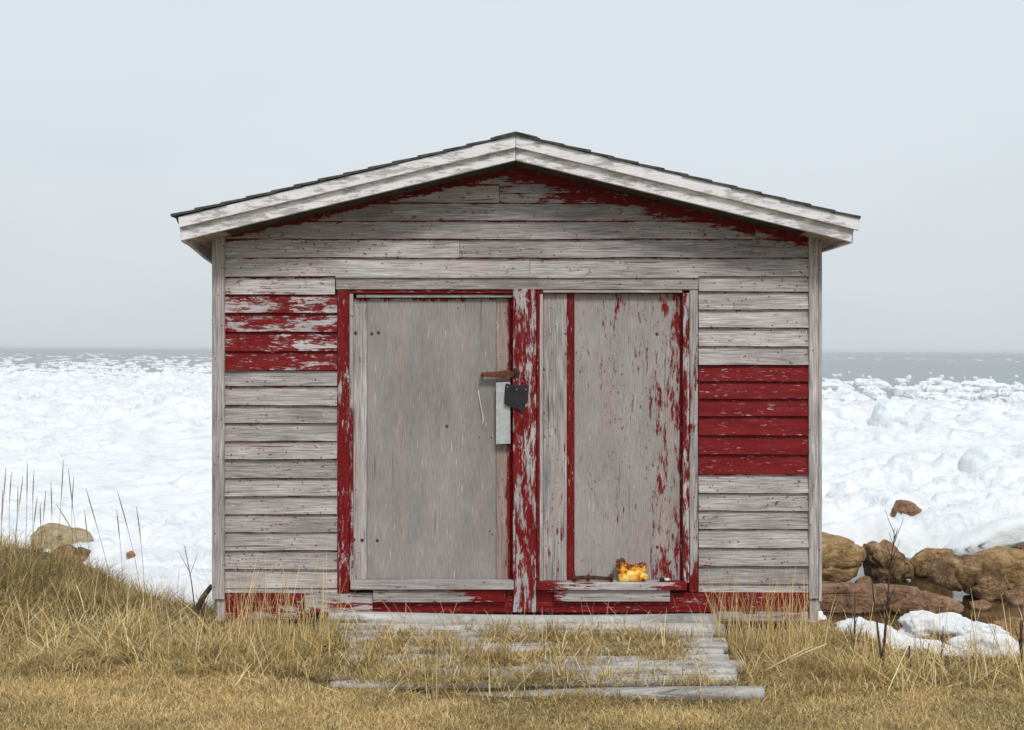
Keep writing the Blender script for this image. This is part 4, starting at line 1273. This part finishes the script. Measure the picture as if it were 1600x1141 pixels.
for a in ((4, 8, 735, .5), (14, 22, 741, .6), (30, 34, 748, .4), (38, 44, 728, .5), (52, 57, 738, .7), (24, 26, 764, .6), (60, 72, 770, .5), (92, 98, 722, .6), (128, 110, 735, .7), (86, 78, 758, .4),
          (178, 138, 766, .4), (122, 118, 748, .6), (222, 187, 770, .3), (190, 186, 800, .5), (230, 213, 795, .3), (140, 136, 800, .5), (168, 86, 792, .5), (10, 4, 770, .3), (70, 66, 790, .6), (46, 62, 780, .4)):
    stalk(*a, bow=random.uniform(-.02, .02))

def sapling(name, label, stems, cat='sapling', group=None):
    """stems: lists of (px, py, Y, radius); the first is the trunk and the others branch from it"""
    o = None
    for i, st in enumerate(stems):
        pts = [(fx(a, c), c, fz(b, c)) for a, b, c, _ in st]
        if i == 0:
            x0, y0, z0 = pts[0]
            zg = float(G(x0, y0)) - .03
            if zg < z0: pts = [(x0, y0, zg)] + pts; rr = [st[0][3]] + [s_[3] for s_ in st]
            else: rr = [s_[3] for s_ in st]
            if len(stems) == 1:
                o = tube(name, pts, rr, M_TWIG, None, 6)
            else:
                o = empty(name, Matrix.Identity(4))
                tube('trunk', pts, rr, M_TWIG, o, 6)
        else:
            tube('branch', pts, [s_[3] for s_ in st], M_TWIG, o, 5)
    return tag(o, label, cat, group)
Ys = -.75
main = [(1379, 1082, Ys, .011), (1381, 1040, Ys, .010), (1384, 1000, Ys, .0075), (1388, 950, Ys, .006), (1391, 905, Ys, .004), (1394, 870, Ys, .003), (1398, 842, Ys, .002), (1399, 822, Ys, .0012)]
br = [[(1380, 1060, Ys, .011), (1377, 1010, Ys, .009), (1373, 975, Ys, .006), (1367, 930, Ys, .004), (1364, 900, Ys, .002)]]
sr = random.Random(4)
for k in range(22):
    t = sr.uniform(.35, .98)
    i = min(int(t * 7), 6); f = t * 7 - i
    bx = main[i][0] + (main[i + 1][0] - main[i][0]) * f; by = main[i][1] + (main[i + 1][1] - main[i][1]) * f
    s = sr.choice((-1, 1)); L_ = sr.uniform(14, 42)
    br.append([(bx, by, Ys, .0022), (bx + s * L_ * .22, by - L_ * .5, Ys + sr.uniform(-.05, .05), .0015), (bx + s * L_ * .4, by - L_, Ys + sr.uniform(-.09, .09), .001)])
sapling('bare_sapling', 'tallest bare leafless sapling right of the shed', [main] + br)
def stick(p0, p1, Yd, r, label, kinks=(), name='bare_stick'):
    st = [(p0[0], p0[1], Yd, r), ((p0[0] * .6 + p1[0] * .4) + 1.5, p0[1] * .6 + p1[1] * .4, Yd + .01, r * .8), (p1[0], p1[1], Yd, r * .45)]
    ex = []
    for (t, dx, dy) in kinks:
        bx = p0[0] + (p1[0] - p0[0]) * t; by = p0[1] + (p1[1] - p0[1]) * t
        ex.append([(bx, by, Yd, r * .5), (bx + dx, by + dy, Yd + .03, r * .2)])
    sapling(name, label, [st] + ex, 'stick')
stick((1334, 1056), (1338, 920), -.65, .007, 'thin forked twig between the shed and the tallest sapling', ((.4, -9, -30), (.55, 7, -26), (.7, -5, -20)))
stick((1423, 1080), (1423, 1006), -.8, .010, 'short upright stick beside the tallest sapling')
stick((1440, 1078), (1454, 1002), -.8, .007, 'short leaning reddish stick by the snow patch')
stick((1596, 1048), (1597, 966), -.75, .012, 'thick dark stick at the far end of the shore grass', ((.5, -8, -30), (.6, 5, -40)))
stick((1470, 1040), (1476, 975), -.65, .004, 'very thin twig in front of the snow lumps', ((.5, 8, -22),))
stick((320, 1030), (321, 926), -.35, .006, 'dark upright twig at the left foot of the shed', ((.6, -12, -36), (.75, 8, -20)))
stick((306, 950), (290, 856), .2, .004, 'thin curving twig rising from the slope beside the shed', ((.5, 12, -34), (.6, -16, -30)))
tag(tube('leaning_stake', [(fx(300, .3), .3, float(G(fx(300, .3), .3)) - .05), (fx(318, .3), .3, fz(938, .3)), (fx(332, .35), .36, fz(918, .35))], [.022, .02, .016], M_TWIG, None, 7),
    'dark broken stake leaning against the left corner of the shed', 'stake')
# pale straws lying across the right-hand grass
M_STRAW = simple_mat('pale_straw', (.42, .33, .18), (.62, .52, .34), 20, .7)
for p in (((1195, 1048), (1275, 1012)), ((1468, 1077), (1512, 1068)), ((1496, 1086), (1520, 1078)), ((1236, 1030), (1298, 1008))):
    (a, b), (c, d) = p
    Yd = -.95 if a < 1400 else -1.1
    tag(tube('straw', [(fx(a, Yd), Yd, fz(b, Yd)), (fx((a + c) / 2, Yd), Yd + .02, fz((b + d) / 2 - 2, Yd)), (fx(c, Yd), Yd + .05, fz(d, Yd))], .005, M_STRAW, None, 6),
        'long pale broken reed lying on the dry grass right of the logs', 'reed', 'broken reeds on the right')

# ------------------------------------------------------------------ sea haze
hz = NT('sea_haze')
pv = hz.n('ShaderNodeVolumePrincipled')
pv.inputs['Color'].default_value = (.90, .93, .95, 1)
pv.inputs['Density'].default_value = .0007
hz.l(pv.outputs[0], hz.out.inputs['Volume'])
bmh = bmesh.new(); bmesh.ops.create_cube(bmh, size=1.0)
for v in bmh.verts: v.co = Vector((v.co.x * 18600, v.co.y * 18600, 0.7 + v.co.z * 5.6))
meh = bpy.data.meshes.new('haze'); bmh.to_mesh(meh); bmh.free()
tag(link('haze', meh, hz.mat), 'thin pale sea haze hanging over the ice', 'haze', kind='stuff')
